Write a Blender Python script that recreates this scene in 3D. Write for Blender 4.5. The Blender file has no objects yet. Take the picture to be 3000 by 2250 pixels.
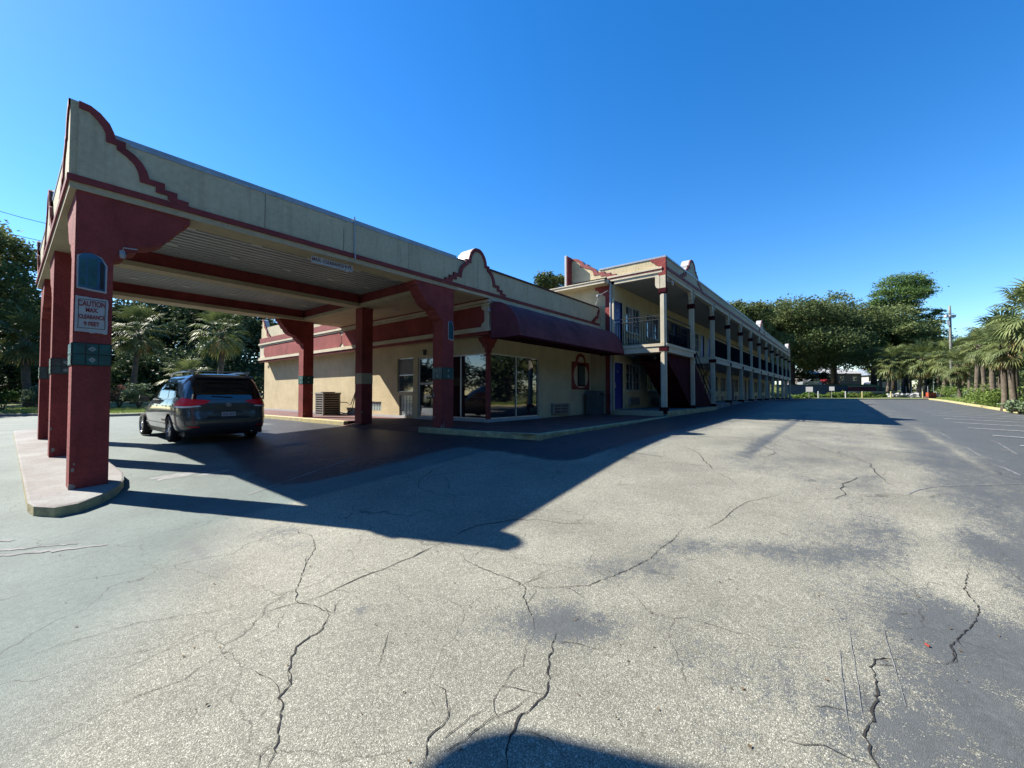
import bpy, bmesh, math, random
import numpy as np
from mathutils import Vector, Matrix, Euler
PI=math.pi; R=math.radians
scene=bpy.context.scene
COL=scene.collection
# ---------------------------------------------------------------- camera model (world: X along the motel, Y away from the motel front, eye at origin)
FOC=1210.0; TH=math.atan(983/1210.0); PT=math.atan(30.5/1210.0); EYE=1.65
def F2(px,d):            # ground-plane position at picture column px (photo pixels) and forward distance d
    a=(px-1500)/FOC*d
    return (math.cos(TH)*d+math.sin(TH)*a, math.sin(TH)*d-math.cos(TH)*a)
# ---------------------------------------------------------------- terrain height
GP=np.array([(0,0,0),(-3,0,0),(-6,5,.03),(-6,15,.15),(-6,30,.25),(.6,8,.17),(.9,12.7,.31),(.9,16.9,.40),(3.5,13,.43),(3.5,16.3,.45),(3.5,25,.42),
(1,37,.35),(-8,40,.35),(1,48,.6),(6.5,43,.9),(-8,48,.6),(7.4,8.2,.60),(7.5,13.5,.60),(7.7,20,.62),(7.9,28,.66),(7.7,5.45,.60),(12,5.45,.67),(16.7,5.45,.755),(20.5,5.45,.79),(24.4,5.45,.83),
(28.3,5.45,.98),(32,5.45,1.08),(40,5.45,1.12),(63,5.5,1.1),(20,-1.17,.59),(3,2.6,.17),(10,2.7,.62),(37,-7.5,.5),(50,-7.5,.76),(69,-7.5,1.03),
(0,-8,-.12),(15,-8,.2),(80,10,1.15),(95,30,1.4),(90,-20,1.2),(60,-20,.9),(30,-20,.5),(120,0,2.2),(120,40,2.4),(120,-50,2.2),(-25,-15,-.1),(-25,20,.1),(-20,50,.4),(10,60,1.0),(40,40,1.0),(60,60,1.3),(20,25,.8),(20,-35,.3),(-20,-40,-.1)],float)
def _k(r2): return np.where(r2>0,.5*r2*np.log(np.maximum(r2,1e-12)),0)
_n=len(GP); _A=np.zeros((_n+3,_n+3)); _A[:_n,:_n]=_k(((GP[:,None,:2]-GP[None,:,:2])**2).sum(-1))+np.eye(_n)*.8
_A[:_n,_n]=1; _A[:_n,_n+1:]=GP[:,:2]; _A[_n:,:_n]=_A[:_n,_n:].T
_w=np.linalg.solve(_A,np.concatenate([GP[:,2],np.zeros(3)]))
def GZ(x,y):
    x=np.clip(np.asarray(x,float),-30,140);y=np.clip(np.asarray(y,float),-60,80)
    r2=(x[...,None]-GP[:,0])**2+(y[...,None]-GP[:,1])**2
    return (_k(r2)*_w[:_n]).sum(-1)+_w[_n]+_w[_n+1]*x+_w[_n+2]*y
def G(x,y): return float(GZ(np.array([x]),np.array([y]))[0])
# ---------------------------------------------------------------- materials
MATS={}
ALB=.54
def new_mat(name):
    m=bpy.data.materials.new(name); m.use_nodes=True; MATS[name]=m
    nt=m.node_tree; b=nt.nodes['Principled BSDF']; return m,nt,b
def L(nt,a,b): nt.links.new(a,b)
def node(nt,t,**kw):
    n=nt.nodes.new(t)
    for k,v in kw.items():
        if k in n.inputs: n.inputs[k].default_value=v
        else: setattr(n,k,v)
    return n
def ramp(nt,src,stops):
    r=nt.nodes.new('ShaderNodeValToRGB'); e=r.color_ramp.elements
    while len(e)<len(stops): e.new(.5)
    for i,(p,c) in enumerate(stops):
        e[i].position=p; e[i].color=(c,c,c,1) if not isinstance(c,tuple) else (*c,1)
    L(nt,src,r.inputs[0]); return r.outputs[0]
def mixc(nt,f,a,b,mode='MIX'):
    m=nt.nodes.new('ShaderNodeMix'); m.data_type='RGBA'; m.blend_type=mode
    for s,v in ((0,f),(6,a),(7,b)):
        if hasattr(v,'is_linked') or hasattr(v,'links'): L(nt,v,m.inputs[s])
        elif s==0: m.inputs[0].default_value=v
        else: m.inputs[s].default_value=(*v,1) if len(v)==3 else v
    return m.outputs[2]
def M(name,col,rough=.8,var=.12,scale=2.5,bump=0,bscale=40,metal=0,spec=.4,fine=.06,streak=0,col2=None,coat=0,pos=False):
    """painted or raw surface: large and small tonal variation, optional drip streaks and relief"""
    if metal<.5: col=tuple(c*ALB for c in col); col2=tuple(c*ALB for c in col2) if col2 else None
    m,nt,b=new_mat(name)
    tc=nt.nodes.new('ShaderNodeNewGeometry').outputs['Position'] if pos else nt.nodes.new('ShaderNodeTexCoord').outputs['Object']
    n1=node(nt,'ShaderNodeTexNoise',Scale=scale,Detail=6.0,Roughness=.65); L(nt,tc,n1.inputs['Vector'])
    n2=node(nt,'ShaderNodeTexNoise',Scale=scale*14,Detail=3.0); L(nt,tc,n2.inputs['Vector'])
    c2=col2 or tuple(c*(1-2.2*var) for c in col)
    f=ramp(nt,n1.outputs[0],[(.3,0.0),(.72,1.0)])
    c=mixc(nt,f,tuple(min(1,k*(1+var*.5)) for k in col),c2)
    f2=ramp(nt,n2.outputs[0],[(.3,1-fine*2.5),(.7,1+0.0)])
    c=mixc(nt,1.0,c,f2,'MULTIPLY')
    if streak:
        mp=nt.nodes.new('ShaderNodeMapping'); mp.inputs['Scale'].default_value=(9,9,.5); L(nt,tc,mp.inputs[0])
        n3=node(nt,'ShaderNodeTexNoise',Scale=1.0,Detail=5.0); L(nt,mp.outputs[0],n3.inputs['Vector'])
        f3=ramp(nt,n3.outputs[0],[(.52,0.0),(.75,streak)])
        c=mixc(nt,f3,c,tuple(k*.35 for k in col))
    L(nt,c,b.inputs['Base Color']); b.inputs['Metallic'].default_value=metal
    b.inputs['Specular IOR Level'].default_value=spec
    rr=ramp(nt,n1.outputs[0],[(.2,max(0,rough-.08)),(.8,min(1,rough+.08))]); L(nt,rr,b.inputs['Roughness'])
    if coat: b.inputs['Coat Weight'].default_value=coat; b.inputs['Coat Roughness'].default_value=.03
    if bump:
        n4=node(nt,'ShaderNodeTexNoise',Scale=bscale,Detail=4.0,Roughness=.6); L(nt,tc,n4.inputs['Vector'])
        bp=node(nt,'ShaderNodeBump',Strength=bump,Distance=.02); L(nt,n4.outputs[0],bp.inputs['Height']); L(nt,bp.outputs[0],b.inputs['Normal'])
    return m
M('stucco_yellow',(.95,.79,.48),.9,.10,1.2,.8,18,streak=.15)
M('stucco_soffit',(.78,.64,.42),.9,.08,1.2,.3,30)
M('stucco_fascia',(.88,.79,.54),.9,.09,.9,.6,26,streak=.30)
M('trim_cream',(.97,.85,.62),.8,.10,2,.15,30,streak=.12)
M('post_cream',(.90,.81,.60),.75,.10,2,.15,40,streak=.3)
M('stucco_red',(.48,.078,.068),.85,.2,1.5,1.0,20,streak=.2)
M('red_paint',(.40,.058,.055),.7,.2,2.5,.2,30,streak=.25)
M('maroon_paint',(.085,.012,.020),.95,.2,2,.1,30,spec=.08)
M('white_metal',(.72,.72,.70),.45,.06,2,spec=.5)
M('flashing_metal',(.62,.66,.70),.4,.12,3,metal=.3,spec=.5,streak=.2)
M('rusty_edge',(.16,.07,.06),.8,.25,3,.2,30)
M('ribbed_panel',(.62,.64,.63),.5,.08,.8,metal=.1,spec=.5)
M('awning_fabric',(.27,.062,.090),.8,.30,.8,.25,60,spec=.4,streak=.35)
M('kerb_yellow',(.72,.60,.20),.85,.2,3,.5,30,col2=(.50,.46,.34))
M('kerb_worn',(.78,.68,.34),.9,.3,4,.6,30,col2=(.34,.30,.21))
M('concrete',(.46,.43,.38),.9,.12,2,.4,35)
M('walk_red',(.25,.095,.085),.75,.25,1.5,.35,35,col2=(.09,.045,.045))
M('walk_grey',(.30,.30,.30),.85,.15,1.5,.3,35)
M('island_top',(.37,.385,.365),.9,.14,1.1,.5,30,col2=(.28,.235,.215),streak=.1)
M('door_blue',(.018,.06,.42),.4,.08,2,spec=.5)
M('railing_black',(.008,.010,.020),.9,.1,3,spec=.05)
M('rail_pale',(.06,.065,.07),.8,.1,3,spec=.15)
M('dark_interior',(.015,.016,.02),.7)
M('curtain',(.40,.40,.38),.9,.15,3)
M('motel_ceiling',(.50,.50,.48),.9,.05,1)
M('tile_teal',(.015,.16,.17),.25,.3,6,spec=.6)
M('tile_blue',(.03,.17,.30),.25,.35,5,spec=.6,col2=(.02,.07,.20))
M('tile_pale',(.42,.50,.50),.3,.1,5,spec=.6)
M('sign_white',(.70,.70,.70),.5,.05,3)
M('sign_red',(.45,.03,.04),.5,.1,5)
M('black_plastic',(.02,.02,.022),.45,.1,5)
M('ac_beige',(.42,.40,.36),.5,.1,3,streak=.15)
M('rib_painted_shade',(.20,.205,.205),.8,.08,1)  # recessed rib faces coloured darker to stand for shade
M('ac_grille',(.13,.12,.11),.5,.1,3)
M('ac_louver',(.50,.46,.40),.5,.1,3)
M('bin_grey',(.15,.18,.19),.6,.12,3)
M('aluminium',(.65,.66,.68),.35,.05,3,metal=.7)
M('rust_red_steel',(.20,.05,.04),.7,.2,3)
M('bark',(.13,.10,.075),.95,.3,3,1,12)
M('palm_bark',(.21,.17,.125),.95,.25,4,1,14)
M('palm_boot',(.26,.18,.10),.95,.3,5,1,20)
M('pole_wood',(.36,.36,.31),.9,.2,2,.5,25)
M('soil',(.10,.085,.05),.95,.3,1.5,.8,10,col2=(.07,.085,.03))
M('roof_grey_blue',(.30,.36,.44),.6,.1,.5,streak=.1)
M('roof_white',(.70,.70,.68),.5,.08,.5)
M('wall_white',(.65,.64,.60),.8,.08,.5)
M('wall_far_grey',(.36,.32,.30),.9,.2,.4)
M('orange_plastic',(.55,.09,.03),.5,.1,2)
M('car_white',(.7,.7,.7),.25,.03,1,coat=.8)
M('car_red',(.35,.03,.03),.25,.03,1,coat=.8)
M('car_silver',(.35,.37,.4),.3,.03,1,metal=.5,coat=.8)
M('tyre',(.018,.018,.019),.85,.1,8)
M('rim',(.55,.56,.58),.28,.05,3,metal=.85)
M('wire_black',(.02,.02,.02),.6)
M('roof_gravel',(.35,.34,.32),.95,.1,3,.5,30)
M('flower_red',(.40,.10,.06),.8,.2,4)
M('litter_red',(.5,.08,.05),.6)
def glass(name,col,rough=.03,alpha=None):
    m,nt,b=new_mat(name); b.inputs['Base Color'].default_value=(*col,1); b.inputs['Roughness'].default_value=rough
    b.inputs['Specular IOR Level'].default_value=.9; b.inputs['IOR'].default_value=1.6
    n=node(nt,'ShaderNodeTexNoise',Scale=.9,Detail=2.0); t=nt.nodes.new('ShaderNodeTexCoord'); L(nt,t.outputs['Object'],n.inputs['Vector'])
    bp=node(nt,'ShaderNodeBump',Strength=.12,Distance=.02); L(nt,n.outputs[0],bp.inputs['Height']); L(nt,bp.outputs[0],b.inputs['Normal'])
    return m
glass('window_glass',(.008,.009,.014)); glass('room_glass',(.03,.05,.06),.05); glass('glass_block',(.28,.33,.33),.12)
glass('car_glass',(.006,.007,.009),.02)
m,nt,b=new_mat('car_paint')
b.inputs['Base Color'].default_value=(.050,.050,.054,1); b.inputs['Metallic'].default_value=.5; b.inputs['Roughness'].default_value=.32
b.inputs['Coat Weight'].default_value=1; b.inputs['Coat Roughness'].default_value=.02
m,nt,b=new_mat('lamp_red'); b.inputs['Base Color'].default_value=(.75,.008,.02,1); b.inputs['Roughness'].default_value=.35; b.inputs['Specular IOR Level'].default_value=.3
m,nt,b=new_mat('lamp_clear'); b.inputs['Base Color'].default_value=(.7,.7,.72,1); b.inputs['Roughness'].default_value=.1
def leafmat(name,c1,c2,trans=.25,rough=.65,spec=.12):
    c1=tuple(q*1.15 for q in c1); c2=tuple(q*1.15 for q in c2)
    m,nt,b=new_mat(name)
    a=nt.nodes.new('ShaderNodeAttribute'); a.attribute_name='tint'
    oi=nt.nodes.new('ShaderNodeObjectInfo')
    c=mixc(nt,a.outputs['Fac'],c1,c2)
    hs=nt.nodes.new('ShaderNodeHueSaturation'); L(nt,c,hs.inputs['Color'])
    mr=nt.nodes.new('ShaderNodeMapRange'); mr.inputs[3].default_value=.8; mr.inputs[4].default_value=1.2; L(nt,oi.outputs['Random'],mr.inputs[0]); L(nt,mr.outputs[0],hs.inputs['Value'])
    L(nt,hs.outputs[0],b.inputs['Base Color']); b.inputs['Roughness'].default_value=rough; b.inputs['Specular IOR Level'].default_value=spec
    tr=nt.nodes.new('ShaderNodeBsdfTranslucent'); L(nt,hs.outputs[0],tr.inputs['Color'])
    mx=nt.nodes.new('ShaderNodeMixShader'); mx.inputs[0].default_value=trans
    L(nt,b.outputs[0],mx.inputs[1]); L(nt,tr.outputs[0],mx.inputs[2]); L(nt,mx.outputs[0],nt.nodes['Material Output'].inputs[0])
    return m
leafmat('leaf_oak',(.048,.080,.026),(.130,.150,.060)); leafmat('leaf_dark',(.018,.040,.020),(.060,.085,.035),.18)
leafmat('leaf_pine',(.035,.075,.022),(.100,.150,.042),.2); leafmat('leaf_palm',(.034,.068,.026),(.135,.150,.050),.22,.55,.25)
leafmat('leaf_palm_dry',(.22,.14,.06),(.36,.25,.12),.3); leafmat('leaf_shrub',(.045,.095,.020),(.16,.21,.05),.25)
leafmat('leaf_flower',(.05,.09,.03),(.42,.16,.10),.25); leafmat('grass_blade',(.08,.14,.03),(.22,.27,.08),.3)
leafmat('leaf_silver',(.05,.09,.04),(.16,.20,.12),.2)
# asphalt: stone-and-binder surface with sealcoat left in the hollows; attributes painted per region of the lot, canopy and lobby shade among them
m,nt,b=new_mat('asphalt')
pos=nt.nodes.new('ShaderNodeNewGeometry').outputs['Position']
def att(n):
    a=nt.nodes.new('ShaderNodeAttribute'); a.attribute_name=n; return a.outputs['Fac']
def math_(op,a,b_=None,c_=None,clamp=False):
    n=nt.nodes.new('ShaderNodeMath'); n.operation=op; n.use_clamp=clamp
    for i,v in enumerate((a,b_,c_)):
        if v is None: continue
        if isinstance(v,(int,float)): n.inputs[i].default_value=v
        else: L(nt,v,n.inputs[i])
    return n.outputs[0]
v1=node(nt,'ShaderNodeTexVoronoi',Scale=230.0); L(nt,pos,v1.inputs['Vector'])
bw=nt.nodes.new('ShaderNodeSeparateColor'); L(nt,v1.outputs['Color'],bw.inputs[0])
stone=ramp(nt,bw.outputs[0],[(0.0,(.100,.099,.078)),(.45,(.190,.187,.148)),(.82,(.258,.253,.203)),(1.0,(.50,.49,.41))])
n0=node(nt,'ShaderNodeTexNoise',Scale=.7,Detail=7.0,Roughness=.62); L(nt,pos,n0.inputs['Vector'])
nL=node(nt,'ShaderNodeTexNoise',Scale=.23,Detail=4.0,Roughness=.55); L(nt,pos,nL.inputs['Vector'])
tone=mixc(nt,1.0,ramp(nt,n0.outputs[0],[(.30,.68),(.70,1.10)]),ramp(nt,nL.outputs[0],[(.3,.84),(.7,1.06)]),'MULTIPLY')
stone=mixc(nt,1.0,stone,tone,'MULTIPLY')
n0b=node(nt,'ShaderNodeTexNoise',Scale=26.0,Detail=4.0,Roughness=.7); L(nt,pos,n0b.inputs['Vector'])
stone=mixc(nt,1.0,stone,ramp(nt,n0b.outputs[0],[(.3,.78),(.7,1.15)]),'MULTIPLY')
gh=ramp(nt,n0b.outputs[0],[(.25,(.088,.116,.107)),(.75,(.136,.170,.156))])
sp=ramp(nt,bw.outputs[1],[(0.0,.80),(.9,1.05),(1.0,1.5)])
green=mixc(nt,1.0,gh,sp,'MULTIPLY'); green=mixc(nt,1.0,green,tone,'MULTIPLY')
# streaks along the travel direction
mp=nt.nodes.new('ShaderNodeMapping'); mp.inputs['Scale'].default_value=(.8,1.5,1); mp.inputs['Rotation'].default_value=(0,0,.15); L(nt,pos,mp.inputs[0])
ns=node(nt,'ShaderNodeTexNoise',Scale=1.0,Detail=9.0,Roughness=.72,Distortion=.8); L(nt,mp.outputs[0],ns.inputs['Vector'])
n2=node(nt,'ShaderNodeTexNoise',Scale=13.0,Detail=8.0,Roughness=.82); L(nt,pos,n2.inputs['Vector'])
seal_shade_v=math_('ADD',att('seal'),math_('MULTIPLY',math_('SUBTRACT',ns.outputs[0],.5),1.25))
seal_shade_v=math_('ADD',seal_shade_v,math_('MULTIPLY',math_('SUBTRACT',n2.outputs[0],.5),1.7))
seal_shade_v=math_('ADD',seal_shade_v,math_('MULTIPLY',math_('SUBTRACT',bw.outputs[2],.5),.5))
seal_shade_v=math_('ADD',seal_shade_v,math_('MULTIPLY',math_('SUBTRACT',n0b.outputs[0],.5),.6))
seal_shade_f=ramp(nt,seal_shade_v,[(.44,0.0),(.57,.92)])
seal_shade_c=ramp(nt,n2.outputs[0],[(.3,(.036,.042,.045)),(.75,(.082,.090,.094))])
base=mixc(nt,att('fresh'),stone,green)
base=mixc(nt,seal_shade_f,base,seal_shade_c)
darkf=ramp(nt,math_('ADD',att('shade_dark'),math_('MULTIPLY',math_('SUBTRACT',ns.outputs[0],.5),.5)),[(.42,0.0),(.6,1.0)])
base=mixc(nt,darkf,base,ramp(nt,n2.outputs[0],[(.3,(.014,.017,.022)),(.75,(.034,.038,.044))]))  # near-black colour for the painted shade
# hairline cracks
wv=node(nt,'ShaderNodeTexNoise',Scale=2.2,Detail=5.0); L(nt,pos,wv.inputs['Vector'])
va=nt.nodes.new('ShaderNodeVectorMath'); va.operation='MULTIPLY_ADD'; L(nt,wv.outputs['Color'],va.inputs[0]); va.inputs[1].default_value=(.55,.55,0); L(nt,pos,va.inputs[2])
vc=node(nt,'ShaderNodeTexVoronoi',Scale=.75,feature='DISTANCE_TO_EDGE'); L(nt,va.outputs[0],vc.inputs['Vector'])
thin=ramp(nt,vc.outputs['Distance'],[(0.0,1.0),(.0045,0.0)])
msk=ramp(nt,ns.outputs[0],[(.38,.15),(.55,.75)])
hair=math_('MULTIPLY',thin,msk)
base=mixc(nt,hair,base,(.03,.027,.022))
L(nt,base,b.inputs['Base Color'])
L(nt,math_('SUBTRACT',ramp(nt,seal_shade_f,[(0.0,.80),(1.0,.62)]),math_('MULTIPLY',darkf,.16)),b.inputs['Roughness']); b.inputs['Specular IOR Level'].default_value=.35
hh=math_('ADD',math_('MULTIPLY',v1.outputs['Distance'],-.6),math_('MULTIPLY',n0b.outputs[0],.7))
bp=node(nt,'ShaderNodeBump',Strength=.55,Distance=.006); L(nt,hh,bp.inputs['Height']); L(nt,bp.outputs[0],b.inputs['Normal'])
m,nt,b=new_mat('crack_dark'); b.inputs['Base Color'].default_value=(.014,.012,.010,1); b.inputs['Roughness'].default_value=.95
M('line_white',(1.0,1.0,.98),.8,.25,6,col2=(.34,.36,.38)); M('line_faint',(.34,.35,.34),.85,.3,8,col2=(.15,.16,.17))
m,nt,b=new_mat('grass_ground')
tcg=nt.nodes.new('ShaderNodeNewGeometry').outputs['Position']; ng=node(nt,'ShaderNodeTexNoise',Scale=.5,Detail=8.0,Roughness=.7); L(nt,tcg,ng.inputs['Vector'])
L(nt,ramp(nt,ng.outputs[0],[(.3,(.10,.085,.045)),(.5,(.10,.13,.035)),(.7,(.17,.21,.06))]),b.inputs['Base Color']); b.inputs['Roughness'].default_value=.95
ng2=node(nt,'ShaderNodeTexNoise',Scale=25.0,Detail=4.0); L(nt,tcg,ng2.inputs['Vector']); bp=node(nt,'ShaderNodeBump',Strength=.8,Distance=.05); L(nt,ng2.outputs[0],bp.inputs['Height']); L(nt,bp.outputs[0],b.inputs['Normal'])
# ---------------------------------------------------------------- mesh helper
class MB:
    def __init__(s): s.v=[]; s.f=[]; s.m=[]; s.t=None
    def quad(s,a,b,c,d,m=0):
        n=len(s.v); s.v+=[a,b,c,d]; s.f.append((n,n+1,n+2,n+3)); s.m.append(m); return s
    def box(s,x0,x1,y0,y1,z0,z1,m=0):
        n=len(s.v); s.v+=[(x0,y0,z0),(x1,y0,z0),(x1,y1,z0),(x0,y1,z0),(x0,y0,z1),(x1,y0,z1),(x1,y1,z1),(x0,y1,z1)]
        for q in ((0,3,2,1),(4,5,6,7),(0,1,5,4),(1,2,6,5),(2,3,7,6),(3,0,4,7)): s.f.append(tuple(n+i for i in q)); s.m.append(m)
        return s
    def cbox(s,c,sz,rz=0,m=0):
        n=len(s.v); ca,sa=math.cos(rz),math.sin(rz)
        for z in (-.5,.5):
            for x,y in ((-.5,-.5),(.5,-.5),(.5,.5),(-.5,.5)):
                X,Y=x*sz[0],y*sz[1]; s.v.append((c[0]+X*ca-Y*sa,c[1]+X*sa+Y*ca,c[2]+z*sz[2]))
        for q in ((0,3,2,1),(4,5,6,7),(0,1,5,4),(1,2,6,5),(2,3,7,6),(3,0,4,7)): s.f.append(tuple(n+i for i in q)); s.m.append(m)
        return s
    def prism(s,pts,ax,a0,a1,m=0,ms=None):
        """2-D outline pts extruded along axis ax ('x': pts are (y,z); 'y': (x,z); 'z': (x,y))"""
        def P(p,a): return (a,p[0],p[1]) if ax=='x' else ((p[0],a,p[1]) if ax=='y' else (p[0],p[1],a))
        n=len(s.v); k=len(pts); s.v+=[P(p,a0) for p in pts]+[P(p,a1) for p in pts]
        s.f.append(tuple(range(n,n+k))); s.m.append(m); s.f.append(tuple(range(n+2*k-1,n+k-1,-1))); s.m.append(m)
        for i in range(k):
            j=(i+1)%k; s.f.append((n+i,n+k+i,n+k+j,n+j)); s.m.append(m if ms is None else ms)
        return s
    def tube(s,pts,r,n=8,m=0,cap=True):
        rs=r if isinstance(r,(list,tuple)) else [r]*len(pts)
        P=[Vector(p) for p in pts]; base=len(s.v)
        for i,p in enumerate(P):
            d=(P[min(i+1,len(P)-1)]-P[max(i-1,0)]).normalized()
            u=d.cross(Vector((0,0,1)) if abs(d.z)<.95 else Vector((1,0,0))).normalized(); w=d.cross(u)
            for k in range(n):
                a=2*PI*k/n; s.v.append(tuple(p+(u*math.cos(a)+w*math.sin(a))*rs[i]))
        for i in range(len(P)-1):
            for k in range(n):
                k2=(k+1)%n; s.f.append((base+i*n+k,base+i*n+k2,base+(i+1)*n+k2,base+(i+1)*n+k)); s.m.append(m)
        if cap:
            s.f.append(tuple(base+k for k in range(n-1,-1,-1))); s.m.append(m)
            e=base+(len(P)-1)*n; s.f.append(tuple(e+k for k in range(n))); s.m.append(m)
        return s
    def lathe(s,prof,c,ax='z',n=24,m=0):
        base=len(s.v)
        for r,h in prof:
            for k in range(n):
                a=2*PI*k/n; x,y=r*math.cos(a),r*math.sin(a)
                p=(x,y,h) if ax=='z' else ((h,x,y) if ax=='x' else (x,h,y))
                s.v.append((c[0]+p[0],c[1]+p[1],c[2]+p[2]))
        for i in range(len(prof)-1):
            for k in range(n):
                k2=(k+1)%n; s.f.append((base+i*n+k,base+i*n+k2,base+(i+1)*n+k2,base+(i+1)*n+k)); s.m.append(m)
        return s
    def grid(s,fn,nu,nv,m=0):
        base=len(s.v)
        for i in range(nu+1):
            for j in range(nv+1): s.v.append(tuple(fn(i/nu,j/nv)))
        for i in range(nu):
            for j in range(nv):
                a=base+i*(nv+1)+j; s.f.append((a,a+nv+1,a+nv+2,a+1)); s.m.append(m)
        return s
    def build(s,name,mats,parent=None,smooth=False,loc=None,normals=True,tint=None):
        if not isinstance(mats,(list,tuple)): mats=[mats]
        off=Vector(parent['wl']) if parent is not None and 'wl' in parent else Vector((0,0,0))
        if parent is None and loc is not None: off=Vector(loc)
        me=bpy.data.meshes.new(name)
        me.from_pydata([(v[0]-off.x,v[1]-off.y,v[2]-off.z) for v in s.v],[],s.f)
        for k in mats: me.materials.append(MATS[k])
        me.polygons.foreach_set('material_index',s.m)
        if normals:
            bm=bmesh.new(); bm.from_mesh(me)
            if smooth: bmesh.ops.remove_doubles(bm,verts=bm.verts,dist=1e-4)
            bmesh.ops.recalc_face_normals(bm,faces=bm.faces); bm.to_mesh(me); bm.free()
        if smooth: me.polygons.foreach_set('use_smooth',[True]*len(me.polygons))
        if tint is not None:
            a=me.attributes.new('tint','FLOAT','POINT'); a.data.foreach_set('value',tint)
        me.update()
        o=bpy.data.objects.new(name,me); COL.objects.link(o)
        if parent is not None:
            o.parent=parent; o['_wl']=tuple(off); o['wl']=tuple(off)
            del o['_wl']
        else:
            o.location=off; o['wl']=tuple(off)
        return o
def tag(o,label=None,cat=None,group=None,kind=None):
    if label: o['label']=label
    if cat: o['category']=cat
    if group: o['group']=group
    if kind: o['kind']=kind
    return o
def thing(name,label,cat,loc,group=None,rz=0,local=False):
    o=bpy.data.objects.new(name,None); COL.objects.link(o); o.location=loc; o.rotation_euler.z=rz
    o.empty_display_size=.2; o['wl']=(0,0,0) if local else tuple(loc)
    return tag(o,label,cat,group)
def copy_tree(o,parent=None):
    c=o.copy(); COL.objects.link(c)
    if parent is not None: c.parent=parent
    for ch in list(o.children): copy_tree(ch,c)
    return c
def struct(o): o['kind']='structure'; return o
def text_part(name,body,size,mat,parent,loc,rot,sx=1.0,extr=.002,bold=0.0):
    cu=bpy.data.curves.new(name,'FONT'); cu.body=body; cu.size=size; cu.align_x='CENTER'; cu.align_y='CENTER'; cu.extrude=extr; cu.offset=bold
    t=bpy.data.objects.new(name,cu); COL.objects.link(t); bpy.context.view_layer.update()
    me=bpy.data.meshes.new_from_object(t.evaluated_get(bpy.context.evaluated_depsgraph_get())); COL.objects.unlink(t); bpy.data.objects.remove(t)
    me.materials.clear(); me.materials.append(MATS[mat])
    o=bpy.data.objects.new(name,me); COL.objects.link(o)
    w=Vector(parent['wl']); o.parent=parent; o.location=Vector(loc)-w; o.rotation_euler=rot; o.scale=(sx,1,1); o['wl']=tuple(loc)
    return o
CRACKS=[
 ("m",[(2.06,4.75),(2.02,4.58),(2.06,4.38),(1.96,4.08),(1.87,3.95),(1.75,3.8),(1.58,3.54),(1.48,3.38),(1.4,3.2),(1.45,3.09),(1.47,2.95),(1.5,2.85),(1.58,2.95),(1.72,2.99),(1.81,2.98)]),
 ("w",[(1.5,2.85),(1.34,2.72),(1.17,2.67),(1.11,2.6),(1.05,2.49),(1.04,2.42),(0.99,2.35),(0.94,2.33),(0.93,2.27),(0.87,2.16),(0.83,2.07),(0.77,1.98),(0.74,1.94),(0.71,1.89)]),
 ("t",[(1.39,3.17),(1.3,3.14),(1.17,2.96),(1.04,2.93),(0.91,2.96),(0.75,2.92),(0.66,2.87),(0.56,2.89),(0.48,2.91),(0.33,2.9),(0.23,2.88),(0.14,2.87),(0.06,2.85),(-0.01,2.82)]),
 ("t",[(-0.17,5.64),(0.01,5.62),(0.36,5.63),(0.74,5.69),(1.21,5.77),(1.53,5.79),(1.75,5.67)]),
 ("m",[(2.73,2.84),(2.65,2.7),(2.63,2.45),(2.64,2.15),(2.64,2.06),(2.62,1.99),(2.49,1.91),(2.38,1.77),(2.31,1.69),(2.23,1.62)]),
 ("w",[(2.29,1.5),(2.17,1.44),(2.03,1.38),(1.91,1.29),(1.82,1.25),(1.73,1.25),(1.64,1.27),(1.54,1.25),(1.44,1.2),(1.36,1.13)]),
 ("t",[(2.21,1.6),(2.07,1.57),(1.91,1.47),(1.85,1.5),(1.75,1.47),(1.62,1.44),(1.56,1.37),(1.52,1.23)]),
 ("m",[(2.64,2.0),(2.71,1.85),(2.94,1.61),(3.15,1.54),(3.41,1.45),(3.69,1.39),(3.92,1.39),(4.21,1.36),(4.59,1.37)]),
 ("m",[(4.58,1.33),(4.65,1.19),(4.95,1.1),(5.46,1.06),(5.87,0.98),(6.27,0.76),(6.6,0.68)]),
 ("w",[(2.27,-0.08),(2.36,-0.07),(2.44,-0.05),(2.52,-0.04),(2.66,-0.07),(2.88,-0.09),(3.0,-0.09),(3.14,-0.08),(3.23,-0.11),(3.29,-0.19),(3.34,-0.28)]),
 ("m",[(3.34,-0.28),(3.4,-0.4),(3.48,-0.45),(3.64,-0.46),(3.83,-0.53),(3.99,-0.6),(4.3,-0.69),(4.59,-0.66),(5.18,-0.77)]),
 ("m",[(1.56,1.37),(1.47,1.38),(1.35,1.39),(1.27,1.41),(1.24,1.44)]),
 ("m",[(1.46,1.6),(1.41,1.54),(1.33,1.53),(1.26,1.53),(1.21,1.48),(1.2,1.45),(1.15,1.44),(1.09,1.4)]),
 ("t",[(1.34,2.1),(1.42,2.15),(1.63,2.36)]),
 ("t",[(2.07,3.21),(2.15,3.07),(2.24,2.89)]),
 ("t",[(2.06,4.38),(2.17,4.33),(2.34,4.26)]),
 ("t",[(0.8,2.24),(0.88,2.31),(0.94,2.33)]),
 ("t",[(2.64,2.0),(2.8,2.03),(3.04,1.98)]),
 ("t",[(2.97,4.23),(3.46,4.57),(3.87,4.89),(5.66,6.07)]),
 ("t",[(0.02,3.83),(0.24,3.85),(0.61,3.78),(1.07,3.48)]),
 ("t",[(0.34,3.23),(0.64,3.26),(1.02,3.31)]),
]
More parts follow.
